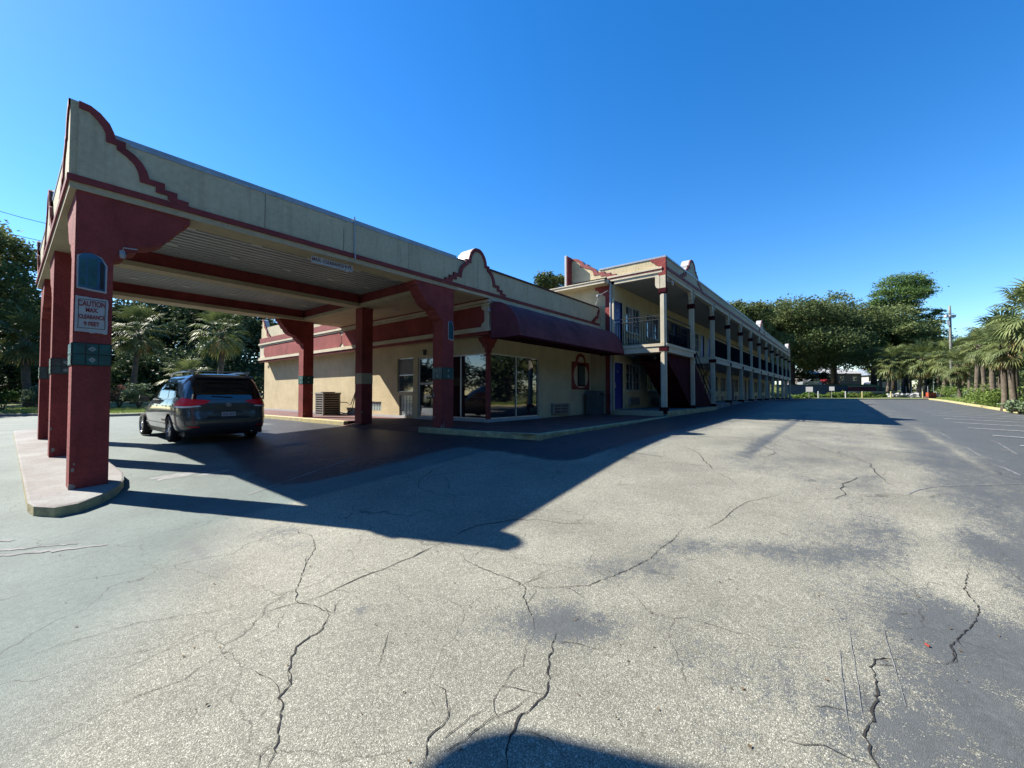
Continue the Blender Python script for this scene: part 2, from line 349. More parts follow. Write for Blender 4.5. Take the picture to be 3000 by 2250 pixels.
SCRAPES=[
  [(18.1,-2.08),(17.09,-2.11),(15.53,-2.08)] ,
  [(13.97,-2.02),(13.17,-2.04),(12.25,-2.02),(11.83,-2.11),(11.48,-2.35)] ,
  [(16.6,-2.64),(16.23,-2.88),(15.32,-2.86),(13.97,-2.75),(13.28,-2.7)] ,
  [(10.56,-0.94),(10.78,-1.4),(11.08,-1.97),(10.77,-2.05),(10.1,-2.08)] ,
  [(8.83,-0.94),(9.39,-1.2)] ,
  [(10.85,-2.07),(11.56,-2.43)] ,
  [(7.47,-0.59),(7.85,-0.73),(8.28,-0.98),(9.32,-1.96)] ,
  [(7.02,-0.81),(7.11,-1.09)] ,
  [(7.23,-0.59),(7.1,-0.84),(7.61,-1.04)] ,
]
BLOBS=[
 (2.39,1.50,0.38,0.17,0.90),
 (2.28,1.59,0.22,0.13,0.70),
 (2.55,1.63,0.15,0.11,0.50),
 (3.47,1.42,0.49,0.25,0.55),
 (4.20,1.11,0.63,0.18,0.60),
 (4.48,0.59,0.77,0.20,0.60),
 (4.83,-0.02,0.75,0.26,0.70),
 (5.65,-0.41,1.00,0.67,0.60),
 (5.79,-0.96,0.63,0.66,0.80),
 (7.53,-1.31,1.07,1.18,0.50),
 (3.75,-0.64,0.49,0.70,0.85),
 (2.70,-0.24,0.53,0.38,0.70),
 (2.65,0.14,0.34,0.33,0.45),
 (2.60,0.60,0.28,0.28,0.40),
 (2.17,0.43,0.31,0.25,0.35),
 (2.94,-0.54,0.38,0.57,0.80),
 (6.81,-0.04,1.08,0.52,0.35),
 (8.05,-0.60,1.54,0.72,0.50),
 (7.74,1.25,0.90,0.36,0.40),
 (9.19,0.32,1.33,0.50,0.40),
 (5.96,2.03,0.57,0.24,0.25),
 (1.90,4.75,0.34,0.33,0.45),
 (1.83,4.26,0.24,0.16,0.40),
 (1.96,6.18,0.28,0.34,0.30),
 (1.62,2.71,0.06,0.07,0.50),
 (2.53,0.70,0.02,0.03,0.90),
 (3.09,0.78,0.04,0.05,0.80),
 (3.40,-0.08,0.41,0.25,0.30),
 (3.14,0.24,0.29,0.23,0.25),
]
# ---------------------------------------------------------------- ground
def axis(segs):
    out=[]
    for a,b,st in segs:
        n=max(1,int(round((b-a)/st))); out+= [a+(b-a)*i/n for i in range(n)]
    return out+[segs[-1][1]]
xs=axis([(-600,-100,100),(-100,-30,14),(-30,-2,1.4),(-2,10,.14),(10,24,.35),(24,72,1.0),(72,140,5),(140,700,80)])
ys=axis([(-600,-100,100),(-100,-60,10),(-60,-10,2.0),(-10,-3,.4),(-3,8,.14),(8,20,.35),(20,50,1.2),(50,80,4),(80,700,90)])
gx,gy=np.meshgrid(np.array(xs),np.array(ys),indexing='ij')
gz=np.concatenate([GZ(gx[i:i+40],gy[i:i+40]) for i in range(0,len(xs),40)])
def GM(x,y):
    i=int(np.clip(np.searchsorted(xs,x)-1,0,len(xs)-2)); j=int(np.clip(np.searchsorted(ys,y)-1,0,len(ys)-2))
    u=(x-xs[i])/(xs[i+1]-xs[i]); v=(y-ys[j])/(ys[j+1]-ys[j])
    return float((gz[i,j]*(1-u)+gz[i+1,j]*u)*(1-v)+(gz[i,j+1]*(1-u)+gz[i+1,j+1]*u)*v)
def sm(t): t=np.clip(t,0,1); return t*t*(3-2*t)
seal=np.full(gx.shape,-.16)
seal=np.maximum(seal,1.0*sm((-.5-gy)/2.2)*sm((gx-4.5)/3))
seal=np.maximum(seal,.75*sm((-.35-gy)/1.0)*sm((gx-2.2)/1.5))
seal=np.maximum(seal,.80*sm((gy-2.5)/1.2)*sm((gx-6)/3))  # shade in front of the lobby painted in as darker asphalt
seal=np.maximum(seal,.80*sm((gx-2.4)/2.5)*sm((gy-5.2)/2.5)*sm((21-gy)/3))  # canopy shade painted in as darker asphalt
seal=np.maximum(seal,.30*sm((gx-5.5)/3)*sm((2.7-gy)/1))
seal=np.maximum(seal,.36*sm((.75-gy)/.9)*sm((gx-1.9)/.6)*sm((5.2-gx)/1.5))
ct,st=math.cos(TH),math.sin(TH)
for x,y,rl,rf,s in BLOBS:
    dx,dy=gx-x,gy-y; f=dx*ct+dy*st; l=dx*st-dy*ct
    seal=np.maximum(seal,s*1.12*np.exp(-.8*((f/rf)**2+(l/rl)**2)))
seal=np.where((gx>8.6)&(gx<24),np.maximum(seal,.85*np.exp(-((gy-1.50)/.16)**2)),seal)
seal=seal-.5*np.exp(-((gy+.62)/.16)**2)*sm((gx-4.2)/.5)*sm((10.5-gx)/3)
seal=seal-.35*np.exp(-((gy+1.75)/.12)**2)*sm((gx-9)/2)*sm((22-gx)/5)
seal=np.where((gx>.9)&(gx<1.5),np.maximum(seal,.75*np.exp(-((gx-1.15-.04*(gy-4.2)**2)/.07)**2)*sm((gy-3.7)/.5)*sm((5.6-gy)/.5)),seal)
shade_dark=sm((gx-1.9-.15*(gy-8))/1.6)*sm((gy-5.9)/1.2)*sm((7.6-gx)/.3)*sm((19-gy)/5)  # mask of the near-black tone painted for shade under the canopy
shade_dark=np.maximum(shade_dark,sm((gy-3.3)/.8)*sm((gx-5.5)/1.5)*sm((gx-3)/2))  # same painted shade in front of the lobby
fresh=np.clip(((gy-3.0)-1.44*gx)/1.6+.5,0,1); fresh=np.where((gy>5.66)&(gx<7.6),1,fresh*(gy<5.8)+ (gy>=5.8)*(gx<7.6))
verts=np.stack([gx,gy,gz],-1).reshape(-1,3); nx,ny=gx.shape
idx=np.arange(nx*ny).reshape(nx,ny)
fc=np.stack([idx[:-1,:-1],idx[1:,:-1],idx[1:,1:],idx[:-1,1:]],-1).reshape(-1,4)
me=bpy.data.meshes.new('parking_lot'); me.from_pydata(verts.tolist(),[],fc.tolist())
for n_,a_ in (('seal',seal),('fresh',fresh),('shade_dark',shade_dark)):
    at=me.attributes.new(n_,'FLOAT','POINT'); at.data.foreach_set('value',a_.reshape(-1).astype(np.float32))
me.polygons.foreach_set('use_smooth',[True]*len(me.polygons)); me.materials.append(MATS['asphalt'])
o=bpy.data.objects.new('parking_lot',me); COL.objects.link(o); struct(o)
o['label']='cracked sun-bleached asphalt of the motel parking lot'
# cracks, painted lines and glare streaks, thin sheets a few millimetres above the asphalt
def ribbon(mb,pts,w,jit=0,sub=.06,dz=.004,rng=None,taper=False):
    P=[]
    for (a,b),(c,d) in zip(pts[:-1],pts[1:]):
        n=max(1,int(math.hypot(c-a,d-b)/sub)) if sub else 1
        for i in range(n): P.append((a+(c-a)*i/n,b+(d-b)*i/n))
    P.append(pts[-1]); n0=len(mb.v); k=len(P)
    if jit: P=[(x+rng.uniform(-jit,jit),y+rng.uniform(-jit,jit)) for x,y in P]
    for i,(x,y) in enumerate(P):
        a=P[max(0,i-1)];b_=P[min(k-1,i+1)]; dx,dy=b_[0]-a[0],b_[1]-a[1]; q=math.hypot(dx,dy) or 1
        ww=w*(rng.uniform(.25,1.25) if rng and jit else 1)*.5
        if taper: ww*=min(1,.25+3*min(i,k-1-i)/k)
        z=GM(x,y)+dz; mb.v.append((x-dy/q*ww,y+dx/q*ww,z)); mb.v.append((x+dy/q*ww,y-dx/q*ww,z))
    for i in range(k-1): mb.f.append((n0+2*i,n0+2*i+2,n0+2*i+3,n0+2*i+1)); mb.m.append(0)
rng=random.Random(4)
mb=MB()
for w,p in CRACKS: ribbon(mb,p,{'w':.011,'m':.007,'t':.0035}[w],jit={'w':.010,'m':.008,'t':.005}[w],sub=.026,rng=rng,taper=True)
for w,p in CRACKS:      # side branches
    if w=='t': continue
    for q in p[1:-1:3]:
        a=rng.uniform(0,2*PI); pts=[q]
        for _ in range(rng.randint(2,4)):
            a+=rng.uniform(-.7,.7); pts.append((pts[-1][0]+.09*math.cos(a),pts[-1][1]+.09*math.sin(a)))
        ribbon(mb,pts,.004,jit=.004,sub=.04,rng=rng,taper=True)
for _ in range(26):      # further cracks in the part of the lot farther off
    x,y=rng.uniform(4,22),rng.uniform(-1.5,4); a=rng.uniform(0,2*PI); pts=[(x,y)]
    for _ in range(rng.randint(5,12)):
        a+=rng.uniform(-.5,.5); pts.append((pts[-1][0]+.3*math.cos(a),pts[-1][1]+.3*math.sin(a)))
    ribbon(mb,pts,.012,jit=.02,sub=.1,rng=rng,taper=True)
struct(mb.build('asphalt_crack','crack_dark',normals=False))['label']='dark open cracks running through the asphalt'
mb=MB()
for k in range(3):
    q_=rng.uniform(-.22,.14); x0_=rng.uniform(2.35,2.9); ribbon(mb,[(x0_,q_-.02),(x0_+rng.uniform(.5,.9),q_+.03)],.006,jit=.003,sub=.08,rng=rng,taper=True)
for p in SCRAPES[:4]+SCRAPES[6:7]: ribbon(mb,p,.030,jit=.008,sub=.12,rng=rng)
struct(mb.build('scrape_mark','line_faint',normals=False))['label']='pale scrape marks on the sealed asphalt'
mb=MB()
for k in range(22):
    x=12.55+2.6*k
    if x>67: break
    ribbon(mb,[(x,-3.1-.04*(k%3)),(x,-7.45)],.13,sub=.2,dz=.02)
struct(mb.build('parking_line','line_white',normals=False))['label']='white painted stall lines of the parking lot'
mb=MB(); ribbon(mb,[(16.2,4.3),(16.2,.2)],.08,sub=.6,dz=.006); ribbon(mb,[(2.2,6.6),(4.4,7.6)],.05,jit=.01,sub=.3,rng=rng)
ribbon(mb,[(-.9,6.75),(-.1,6.35),(.7,5.8)],.10,jit=.015,sub=.05,rng=rng,taper=True); ribbon(mb,[(-.9,6.95),(-.1,6.55),(.5,6.1)],.06,jit=.015,sub=.05,rng=rng,taper=True); ribbon(mb,[(-.6,7.4),(.1,6.75)],.08,jit=.02,sub=.1,rng=rng)  # pale ribbons standing in for sun glare on the drive
struct(mb.build('marking_glare','line_faint',normals=False))['label']='worn remains of painted markings and painted streaks of sun glare in the drive'
mb=MB()
for cx,cy,r in ((1.9,8.9,.34),(2.35,8.6,.25),(4.4,10.4,.3)):
    n0=len(mb.v); k=14
    for i in range(k):
        a=2*PI*i/k; rr=r*rng.uniform(.6,1.15); x,y=cx+rr*1.3*math.cos(a),cy+rr*.6*math.sin(a); mb.v.append((x,y,G(x,y)+.003))
    mb.f.append(tuple(range(n0,n0+k))); mb.m.append(0)
struct(mb.build('concrete_patch','line_faint',normals=False))['label']='pale cement patches in the drive beside the island'
# leaf litter and pebbles scattered near the viewer
mb=MB()
for _ in range(520):
    x,y=rng.uniform(.3,9),rng.uniform(-1.5,6.5); z=G(x,y)+.004; a=rng.uniform(0,PI); l=rng.uniform(.004,.014); w=l*rng.uniform(.3,.8)
    c,s_=math.cos(a),math.sin(a); h=rng.uniform(.001,.006)
    mb.quad((x-c*l,y-s_*l,z),(x+s_*w,y-c*w,z+h),(x+c*l,y+s_*l,z+h*.5),(x-s_*w,y+c*w,z+h))
tag(mb.build('leaf_litter','palm_boot',normals=False),'tiny dry leaf crumbs scattered over the near asphalt',kind='stuff')
# ---- kerbs
def kerb(name,pts,w,h,mats,label,seg=1.8,z=None,closed=False,rngk=random.Random(9)):
    mb=MB()
    for (a,b),(c,d) in zip(pts[:-1],pts[1:]):
        Ln=math.hypot(c-a,d-b); n=max(1,round(Ln/seg)); ux,uy=(c-a)/Ln,(d-b)/Ln; nx_,ny_=-uy*w,ux*w
        for i in range(n):
            t0=Ln*i/n+.004; t1=Ln*(i+1)/n-.004
            p=[(a+ux*t0,b+uy*t0),(a+ux*t1,b+uy*t1)]; n0=len(mb.v)
            for (x,y) in p:
                g=G(x,y); zt=(z(x,y) if z else g+h)+rngk.uniform(-.005,.005)
                for q,zz in ((0,g-.15),(.0,zt-.02),(.12,zt),(.92,zt+.001),(1,zt-.01),(1,g-.15)):
                    mb.v.append((x+nx_*q,y+ny_*q,zz))
            for q in range(5): mb.f.append((n0+q,n0+q+1,n0+6+q+1,n0+6+q)); mb.m.append(rngk.choice([0,0,0,1]) if len(mats)>1 else 0)
            mb.f.append(tuple(n0+q for q in range(6))); mb.m.append(0); mb.f.append(tuple(n0+6+q for q in range(5,-1,-1))); mb.m.append(0)
    o=mb.build(name,mats); o['label']=label; return struct(o)
def plat_z(x,y): return .735+.0045*max(0,x-7.5)
kerb('kerb',[(16.6,5.5),(7.72,5.45),(7.45,7.2),(7.35,8.6),(7.3,9.3)],-.16,0,['kerb_worn','kerb_yellow'],'worn yellow kerb round the lobby walkway',seg=1.5,z=lambda x,y:plat_z(x,y)+.003)
kerb('kerb',[(7.3,13.3),(7.3,27.5)],-.18,0,['kerb_yellow','kerb_worn'],'bright yellow kerb beside the lobby side wall',z=lambda x,y:.742,seg=1.6)
kerb('kerb',[(1.9,-7.75),(20,-7.85),(36,-7.95),(50,-7.6),(62,-7.5),(69.4,-7.45)],-.18,.14,['kerb_yellow','kerb_yellow','concrete'],'yellow parking kerb blocks along the palm verge',seg=1.9)
kerb('kerb',[(-40,34),(-14,38.5),(-4,39.5),(-.1,38.6),(1.4,37.2),(2.6,34),(3.5,31),(4.6,29.6),(6.5,29),(9.6,28.8)],.18,.14,['concrete'],'grey kerb along the grass at the wooded edge',seg=2.5)
kerb('kerb',[(63.2,3.2),(66,-2.0),(69.4,-7.45)],-.2,.10,['concrete'],'pale kerb at the far end of the lot',seg=3)
mb=MB()  # lobby walkway
def plat(x0,x1,y0,y1,z0f,nx=1,m=0): mb.grid(lambda u,v:(x0+(x1-x0)*u,y0+(y1-y0)*v,z0f(x0+(x1-x0)*u,y0+(y1-y0)*v)),8,2,m)
plat(7.6,16.6,5.56,9.3,plat_z)
plat(7.45,7.6,8.0,9.3,plat_z)
mb.grid(lambda u,v:(7.2+2.6*u,9.3+4.0*v,G(7.2+2.6*u,9.3+4*v)*(1-min(1,u*2))+plat_z(9,9)*min(1,u*2)+.004),8,4)
plat(7.46,9.9,13.3,27.4,lambda x,y:.738)
struct(mb.build('walkway','walk_red',normals=False))['label']='dull red painted walkway round the lobby'
# island under the canopy's outer columns
isl=[(.22,8.1),(.26,7.80),(.42,7.52),(.62,7.54),(.86,7.80),(1.06,8.2),(1.2,8.7),(1.28,9.3),(1.3,20.6),(1.1,20.9),(.4,20.9),(.22,20.5)]
mb=MB(); n=len(isl)
ring=[]
for i,(x,y) in enumerate(isl):
    g=G(x,y); mb.v+= [(x,y,g-.1),(x,y,g+.115),(x+(.7-x)*.05,y+(.05 if i in (1,2,3) else 0),g+.128)]
for i in range(n):
    j=(i+1)%n; mb.f.append((3*i,3*j,3*j+1,3*i+1)); mb.m.append(1); mb.f.append((3*i+1,3*j+1,3*j+2,3*i+2)); mb.m.append(0)
ys_=[8.1,9.3,12,16,20.5]; mb.f.append(tuple(3*i+2 for i in range(n))); mb.m.append(0)
tag(mb.build('traffic_island',['island_top','kerb_worn']),'long narrow concrete island carrying the three outer canopy columns','island')
# verges
def verge(name,label,curve,out,dz=.12,nv=10,mat='grass_ground'):
    mb=MB(); P=[]
    def f(u,v):
        t=u*(len(curve)-1); i=min(int(t),len(curve)-2); t-=i
        a=(curve[i][0]*(1-t)+curve[i+1][0]*t,curve[i][1]*(1-t)+curve[i+1][1]*t); b_=(out[i][0]*(1-t)+out[i+1][0]*t,out[i][1]*(1-t)+out[i+1][1]*t)
        w=v*v; x,y=a[0]*(1-w)+b_[0]*w,a[1]*(1-w)+b_[1]*w
        return (x,y,G(x,y)+dz+.05*math.sin(x*1.3)*math.sin(y*1.1)*min(1,v*3))
    mb.grid(f,60,nv); o=mb.build(name,mat,normals=False,smooth=False); o['label']=label; return struct(o)
verge('grass_verge','rough grass verge under the palms',[(1.9,-7.92),(20,-8.02),(36,-8.12),(50,-7.77),(62,-7.67),(69.5,-7.6)],[(5,-60),(20,-60),(36,-60),(60,-60),(90,-60),(130,-60)],nv=26)
verge('grass_verge','mown grass strip in front of the dark wood',[(-40,34.1),(-14,38.7),(-4,39.7),(0,38.8),(1.6,37.3),(2.8,34.1),(3.7,31.1),(4.7,29.8),(6.5,29.2),(9.7,29)],[(-80,80),(-40,80),(-20,80),(-10,80),(0,80),(6,80),(12,80),(18,80),(24,80),(34,80)],nv=16)
verge('grass_verge','weedy verge across the far end of the lot',[(66,3.1),(67,-2),(69.6,-7.4),(72,-14)],[(120,40),(125,0),(128,-40),(120,-80)],nv=16,dz=.08)
# ---------------------------------------------------------------- helpers for walls
def wall(mb,ax,c,a0,a1,z0,z1,openings,depth,m=0,mr=0):
    """wall face in plane ax=c over a0..a1 x z0..z1 with recessed openings [(a,b,z,zz)]; depth = signed recess"""
    us=sorted({a0,a1,*[v for o in openings for v in o[:2]]}); zs=sorted({z0,z1,*[v for o in openings for v in o[2:4]]})
    def P(u,z,d=0): return (c+d,u,z) if ax=='x' else (u,c+d,z)
    for i in range(len(us)-1):
        for j in range(len(zs)-1):
            mu,mz=(us[i]+us[i+1])/2,(zs[j]+zs[j+1])/2
            if any(o[0]<mu<o[1] and o[2]<mz<o[3] for o in openings): continue
            mb.quad(P(us[i],zs[j]),P(us[i+1],zs[j]),P(us[i+1],zs[j+1]),P(us[i],zs[j+1]),m)
    for a,b_,z,zz in openings:
        mb.quad(P(a,z),P(a,zz),P(a,zz,depth),P(a,z,depth),mr); mb.quad(P(b_,z),P(b_,zz),P(b_,zz,depth),P(b_,z,depth),mr)
        mb.quad(P(a,z),P(b_,z),P(b_,z,depth),P(a,z,depth),mr); mb.quad(P(a,zz),P(b_,zz),P(b_,zz,depth),P(a,zz,depth),mr)
def bx(mb,ax,c0,c1,a0,a1,z0,z1,m=0):
    if ax=='x': mb.box(min(c0,c1),max(c0,c1),a0,a1,z0,z1,m)
    else: mb.box(a0,a1,min(c0,c1),max(c0,c1),z0,z1,m)
PO=[(0,5.98),(.12,5.965),(.22,5.90),(.32,5.78),(.37,5.65),(.39,5.56),(.50,5.56),(.50,5.46),(.60,5.40),(.69,5.30),(.75,5.18),(.78,5.06),(.97,5.06),(.97,4.95),(1.13,4.95),(1.13,4.85),(1.28,4.85),(1.28,4.775)]
PI_=[(0,5.87),(.10,5.86),(.17,5.80),(.24,5.70),(.28,5.60),(.285,5.47),(.40,5.47),(.40,5.40),(.51,5.33),(.60,5.24),(.65,5.12),(.67,4.965),(.86,4.965),(.86,4.865),(1.01,4.865),(1.01,4.80),(1.04,4.80),(1.04,4.775)]
def pediment(parent,ax,c,plane,back,out=-1,halves=(-1,1),xs=1.0,zf=lambda z:z,mat='stucco_fascia',red='red_paint',cap='white_metal'):
    """stepped mission-style gable panel with a painted outline band; out = direction the face looks along the other axis"""
    for which in ('body','band'):
        pass
    op=[];ip=[]
    if -1 in halves: op+=[(c-x*xs,zf(z)) for x,z in PO[::-1]]; ip+=[(c-x*xs,zf(z)) for x,z in PI_[::-1]]
    if 1 in halves:
        s0=1 if -1 in halves else 0
        op+=[(c+x*xs,zf(z)) for x,z in PO[s0:]]; ip+=[(c+x*xs,zf(z)) for x,z in PI_[s0:]]
    else: pass
    poly=list(op)
    if len(halves)==1:
        if halves[0]==1: poly=poly+[(c,zf(4.775))]
        else: poly=poly+[(c,zf(4.775))]
    mb=MB(); mb.prism(poly,'x' if ax=='x' else 'y',plane,back,0,1)
    b_=mb.build('pediment',[mat,cap],parent)
    mb=MB()
    def P(p,d): return (d,p[0],p[1]) if ax=='x' else (p[0],d,p[1])
    e=plane+out*.022
    for i in range(len(op)-1):
        mb.quad(P(op[i],e),P(op[i+1],e),P(ip[i+1],e),P(ip[i],e))
        mb.quad(P(op[i],e),P(op[i+1],e),P(op[i+1],plane-out*.03),P(op[i],plane-out*.03))
        mb.quad(P(ip[i],e),P(ip[i+1],e),P(ip[i+1],plane-out*.003),P(ip[i],plane-out*.003))
    mb.build('outline_band',red,b_); return b_
BR=[(0,4.58),(.91,4.58),(.91,4.47),(.84,4.47),(.83,4.38),(.76,4.33),(.72,4.23),(.65,4.19),(.60,4.08),(.52,4.02),(.42,3.97),(.27,3.93),(.26,3.84),(.15,3.80),(.12,3.71),(0,3.66)]
def bracket(parent,ax,face,sgn,a0,a1,rough=True):
    mb=MB(); mb.prism([(face+sgn*x,z) for x,z in BR],'x' if ax=='y' else 'y',a0,a1); return mb.build('bracket','stucco_red',parent)
def tile_band(parent,x0,x1,y0,y1,z0=2.07,z1=2.385,faces='xy',mats=('tile_teal','tile_teal')):
    mb=MB(); e=.014
    mb.box(x0-e*.5,x1+e*.5,y0-e*.5,y1+e*.5,z0-.006,z1+.006,2)
    hz=(z1-z0)/2
    for r in range(2):
        for k in range(3):
            za=z0+r*hz+.006; zb=z0+(r+1)*hz-.006
            for f in faces:
                w=(x1-x0)/3 if f=='y' else (y1-y0)/3
                a=(x0 if f=='y' else y0)+k*w+.006; b_=a+w-.012
                if f=='y':
                    mb.box(a,b_,y0-e,y0,za,zb,0)
                    if k==1:
                        cx,cz=(a+b_)/2,(za+zb)/2
                        for i in range(4):
                            q=[(.042,0),(0,.038),(-.042,0),(0,-.038)]; p,pn=q[i],q[(i+1)%4]
                            mb.quad((cx+p[0],y0-e-.002,cz+p[1]),(cx+pn[0],y0-e-.002,cz+pn[1]),(cx+pn[0]*.35,y0-e-.002,cz+pn[1]*.35),(cx+p[0]*.35,y0-e-.002,cz+p[1]*.35),1)
                else:
                    mb.box(x0-e,x0,a,b_,za,zb,0)
                    if k==1:
                        cy,cz=(a+b_)/2,(za+zb)/2
                        for i in range(4):
                            q=[(.042,0),(0,.038),(-.042,0),(0,-.038)]; p,pn=q[i],q[(i+1)%4]
                            mb.quad((x0-e-.002,cy+p[0],cz+p[1]),(x0-e-.002,cy+pn[0],cz+pn[1]),(x0-e-.002,cy+pn[0]*.35,cz+pn[1]*.35),(x0-e-.002,cy+p[0]*.35,cz+p[1]*.35),1)
    return mb.build('tile_band',['tile_teal','tile_pale','black_plastic'],parent)
# ---------------------------------------------------------------- entrance canopy
can=thing('entrance_canopy','large flat-roofed drive-through canopy with cream fascia on red columns','canopy',(.5,8.5,.3))
CX0,CX1,CY0,CY1=.55,8.0,8.5,17.3
mb=MB(); mb.box(CX0,CX1,CY0,CY0+.2,4.77,5.50); mb.box(CX0,CX0+.2,CY0+.2,CY1-.2,4.77,5.50); mb.box(CX0,CX1,CY1-.2,CY1,4.77,5.50); mb.build('fascia','stucco_fascia',can)
mb=MB(); mb.box(CX0-.05,CX1,CY0-.05,CY0+.1,4.68,4.772); mb.box(CX0-.05,CX0+.1,CY0+.1,CY1+.05,4.68,4.772); mb.box(CX0+.1,CX1,CY1-.1,CY1+.05,4.68,4.772); mb.build('trim','red_paint',can)
mb=MB()
for a in ((CX0-.02,CX1,CY0-.02,CY0+.45),(CX0-.02,CX0+.45,CY0+.45,CY1-.45),(CX0-.02,CX1,CY1-.45,CY1+.02)): mb.box(*a,4.58,4.682)
mb.box(CX0+.2,CX1,CY0+.2,CY0+.44,4.682,5.3); mb.box(CX0+.2,CX0+.44,CY0+.44,CY1-.44,4.682,5.3); mb.box(CX0+.44,CX1,CY1-.44,CY1-.2,4.682,5.3)
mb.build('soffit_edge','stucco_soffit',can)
mb=MB(); mb.box(CX0-.01,CX1,CY0+.02,CY0+.09,5.50,5.565); mb.box(CX0-.01,CX0+.09,CY0+.09,CY1,5.50,5.565); mb.box(CX0+.09,CX1,CY1-.1,CY1,5.50,5.565)
mb.box(CX0+.6,CX1,CY0-.012,CY0+.02,5.455,5.50); mb.build('roof_edge','flashing_metal',can)
mb=MB(); mb.box(CX0+.2,CX1,CY0+.2,CY1-.2,5.3,5.38); mb.build('roof_deck','roof_gravel',can)
for x,z0_,z1_ in ((3.05,4.78,5.44),(4.62,4.80,5.30),(6.35,4.78,5.45),(8.81,4.80,5.6)): MB().box(x,x+.006,8.466 if x>8 else 8.494,8.4695 if x>8 else 8.4985,z0_,z1_).build('seam','ac_grille',can)
# ribbed ceiling, ribs along X
mb=MB(); per=.20; y=CY0+.45; i=0
prof=[(0,0),(.085,0),(.10,.07),(.185,.07),(.20,0)]
while y<CY1-.45:
    for (a,za),(b_,zb) in zip(prof[:-1],prof[1:]):
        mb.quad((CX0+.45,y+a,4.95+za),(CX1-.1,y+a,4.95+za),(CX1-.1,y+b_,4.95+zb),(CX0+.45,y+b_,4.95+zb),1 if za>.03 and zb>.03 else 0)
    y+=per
mb.build('ceiling_panel',['ribbed_panel','rib_painted_shade'],can,normals=False)
for x in (2.27,3.47,4.67,5.87,7.0):
    for y in (10.08,11.47,14.2,15.64):
        l=MB().lathe([(.0,-.012),(.075,-.012),(.08,-.02),(.10,-.02),(.105,0.01)],(x,y,4.955),n=16).build('downlight','white_metal',can,smooth=False)
def beam(ax,c0,c1,a0,a1):
    mb=MB(); bx(mb,ax,c0,c1,a0,a1,4.66,4.96,0); bx(mb,ax,c0-.07,c1+.07,a0,a1,4.555,4.662,1); bx(mb,ax,c0-.03,c1+.03,a0,a1,4.93,4.955,0)
    mb.build('beam',['red_paint','stucco_soffit'],can)
beam('y',12.55,12.85,.95,7.38); beam('y',16.6,16.84,.95,7.38)
beam('x',7.45,7.9,8.96,16.84)
for (x,y,z,br) in ((.6,8.5,None,'x+y+'),(.6,12.5,None,'y+'),(.6,16.65,None,'y-x+'),(7.48,8.5,.72,'x-'),(7.48,12.5,.73,''),(7.48,16.75,.74,'x-')):
    z0=(G(x+.2,y+.2)+.11) if z is None else z
    mb=MB(); mb.box(x,x+.4,y,y+.4,z0-.05,4.58); c=mb.build('column','stucco_red',can)
    for k in range(0,len(br),2):
        a,s=br[k],(1 if br[k+1]=='+' else -1)
        if a=='x': bracket(c,'x',x+.4 if s>0 else x,s,y+.003,y+.397)
        else: bracket(c,'y',y+.4 if s>0 else y,s,x+.003,x+.397)
    rc=random.Random(int(x*10+y*7))
    for q_ in range(5):
        mb=MB(); h_=rc.uniform(.02,.06); zc_=z0+rc.choice([.06,.12,.3,.55,.9])*rc.uniform(.6,1.2); side_=rc.choice('fe'); u_=(x if side_=='f' else y)+(rc.uniform(.0,.06) if rc.random()<.5 else rc.uniform(.33,.38))
        pt=[(u_+rc.uniform(.4,1.0)*h_*math.cos(a_*PI/3)*.8,zc_+rc.uniform(.5,1.1)*h_*math.sin(a_*PI/3)) for a_ in range(6)]
        pt=[(min(max(p_[0],(x if side_=='f' else y)+.002),(x if side_=='f' else y)+.398),p_[1]) for p_ in pt]
        mb.prism(pt,'y' if side_=='f' else 'x',(y if side_=='f' else x)-.003,(y if side_=='f' else x)); mb.build('paint_chip','concrete',c)
    if (x,y)==(7.48,12.5):
        MB().box(x-.006,x+.406,y-.006,y+.406,2.0,2.36).build('painted_band','stucco_soffit',c)
    else: tile_band(c,x,x+.4,y,y+.4)
    if (x,y) in ((.6,8.5),(7.48,8.5)):
        # arched tile picture with torn pale surround
        a=x+.02; mb=MB(); r=random.Random(3)
        k=1 if x<1 else .55
        def op(pts,d,m): mb.prism(pts,'y',y-d,y,m)
        X0,X1=(x+.025,x+.325) if x<1 else (x+.20,x+.385)
        op([(X0,3.17),(X0+(X1-X0)*.5,3.15),(X1+.01,3.14),(X1+.012,3.55),(X1-.05,3.66),((X0+X1)/2,3.70),(X0+.03,3.665),(X0-.005,3.64)],.006,0)
        op([(X0+.015,3.19),(X1-.01,3.165),(X1-.008,3.54),(X1-.055,3.645),((X0+X1)/2,3.70),(X0+.05,3.68),(X0+.015,3.63)],.012,1)
        w=X1-X0
        for (u0,u1,v0,v1) in ((.10,.30,3.22,3.36),(.10,.30,3.38,3.60),(.36,.68,3.21,3.62)): op([(X0+w*u0,v0),(X0+w*u1,v0),(X0+w*u1,v1),(X0+w*u0,v1)],.016,2)
        op([(X0+w*.78,3.2),(X0+w*.93,3.19),(X0+w*.93,3.56),(X0+w*.78,3.6)],.015,3)
        mb.build('tile_picture',['sign_white','tile_blue','tile_teal','black_plastic'],c)
zc=lambda z:4.775+(z-4.775)*.89
pediment(can,'y',.60,8.47,8.8,-1,halves=(1,),zf=zc)
for a_,h_ in ((8.485,(1,)),(12.7,(-1,1)),(17.2,(-1,))): pediment(can,'x',a_,.52,.72,-1,halves=h_,zf=zc,cap='stucco_fascia')
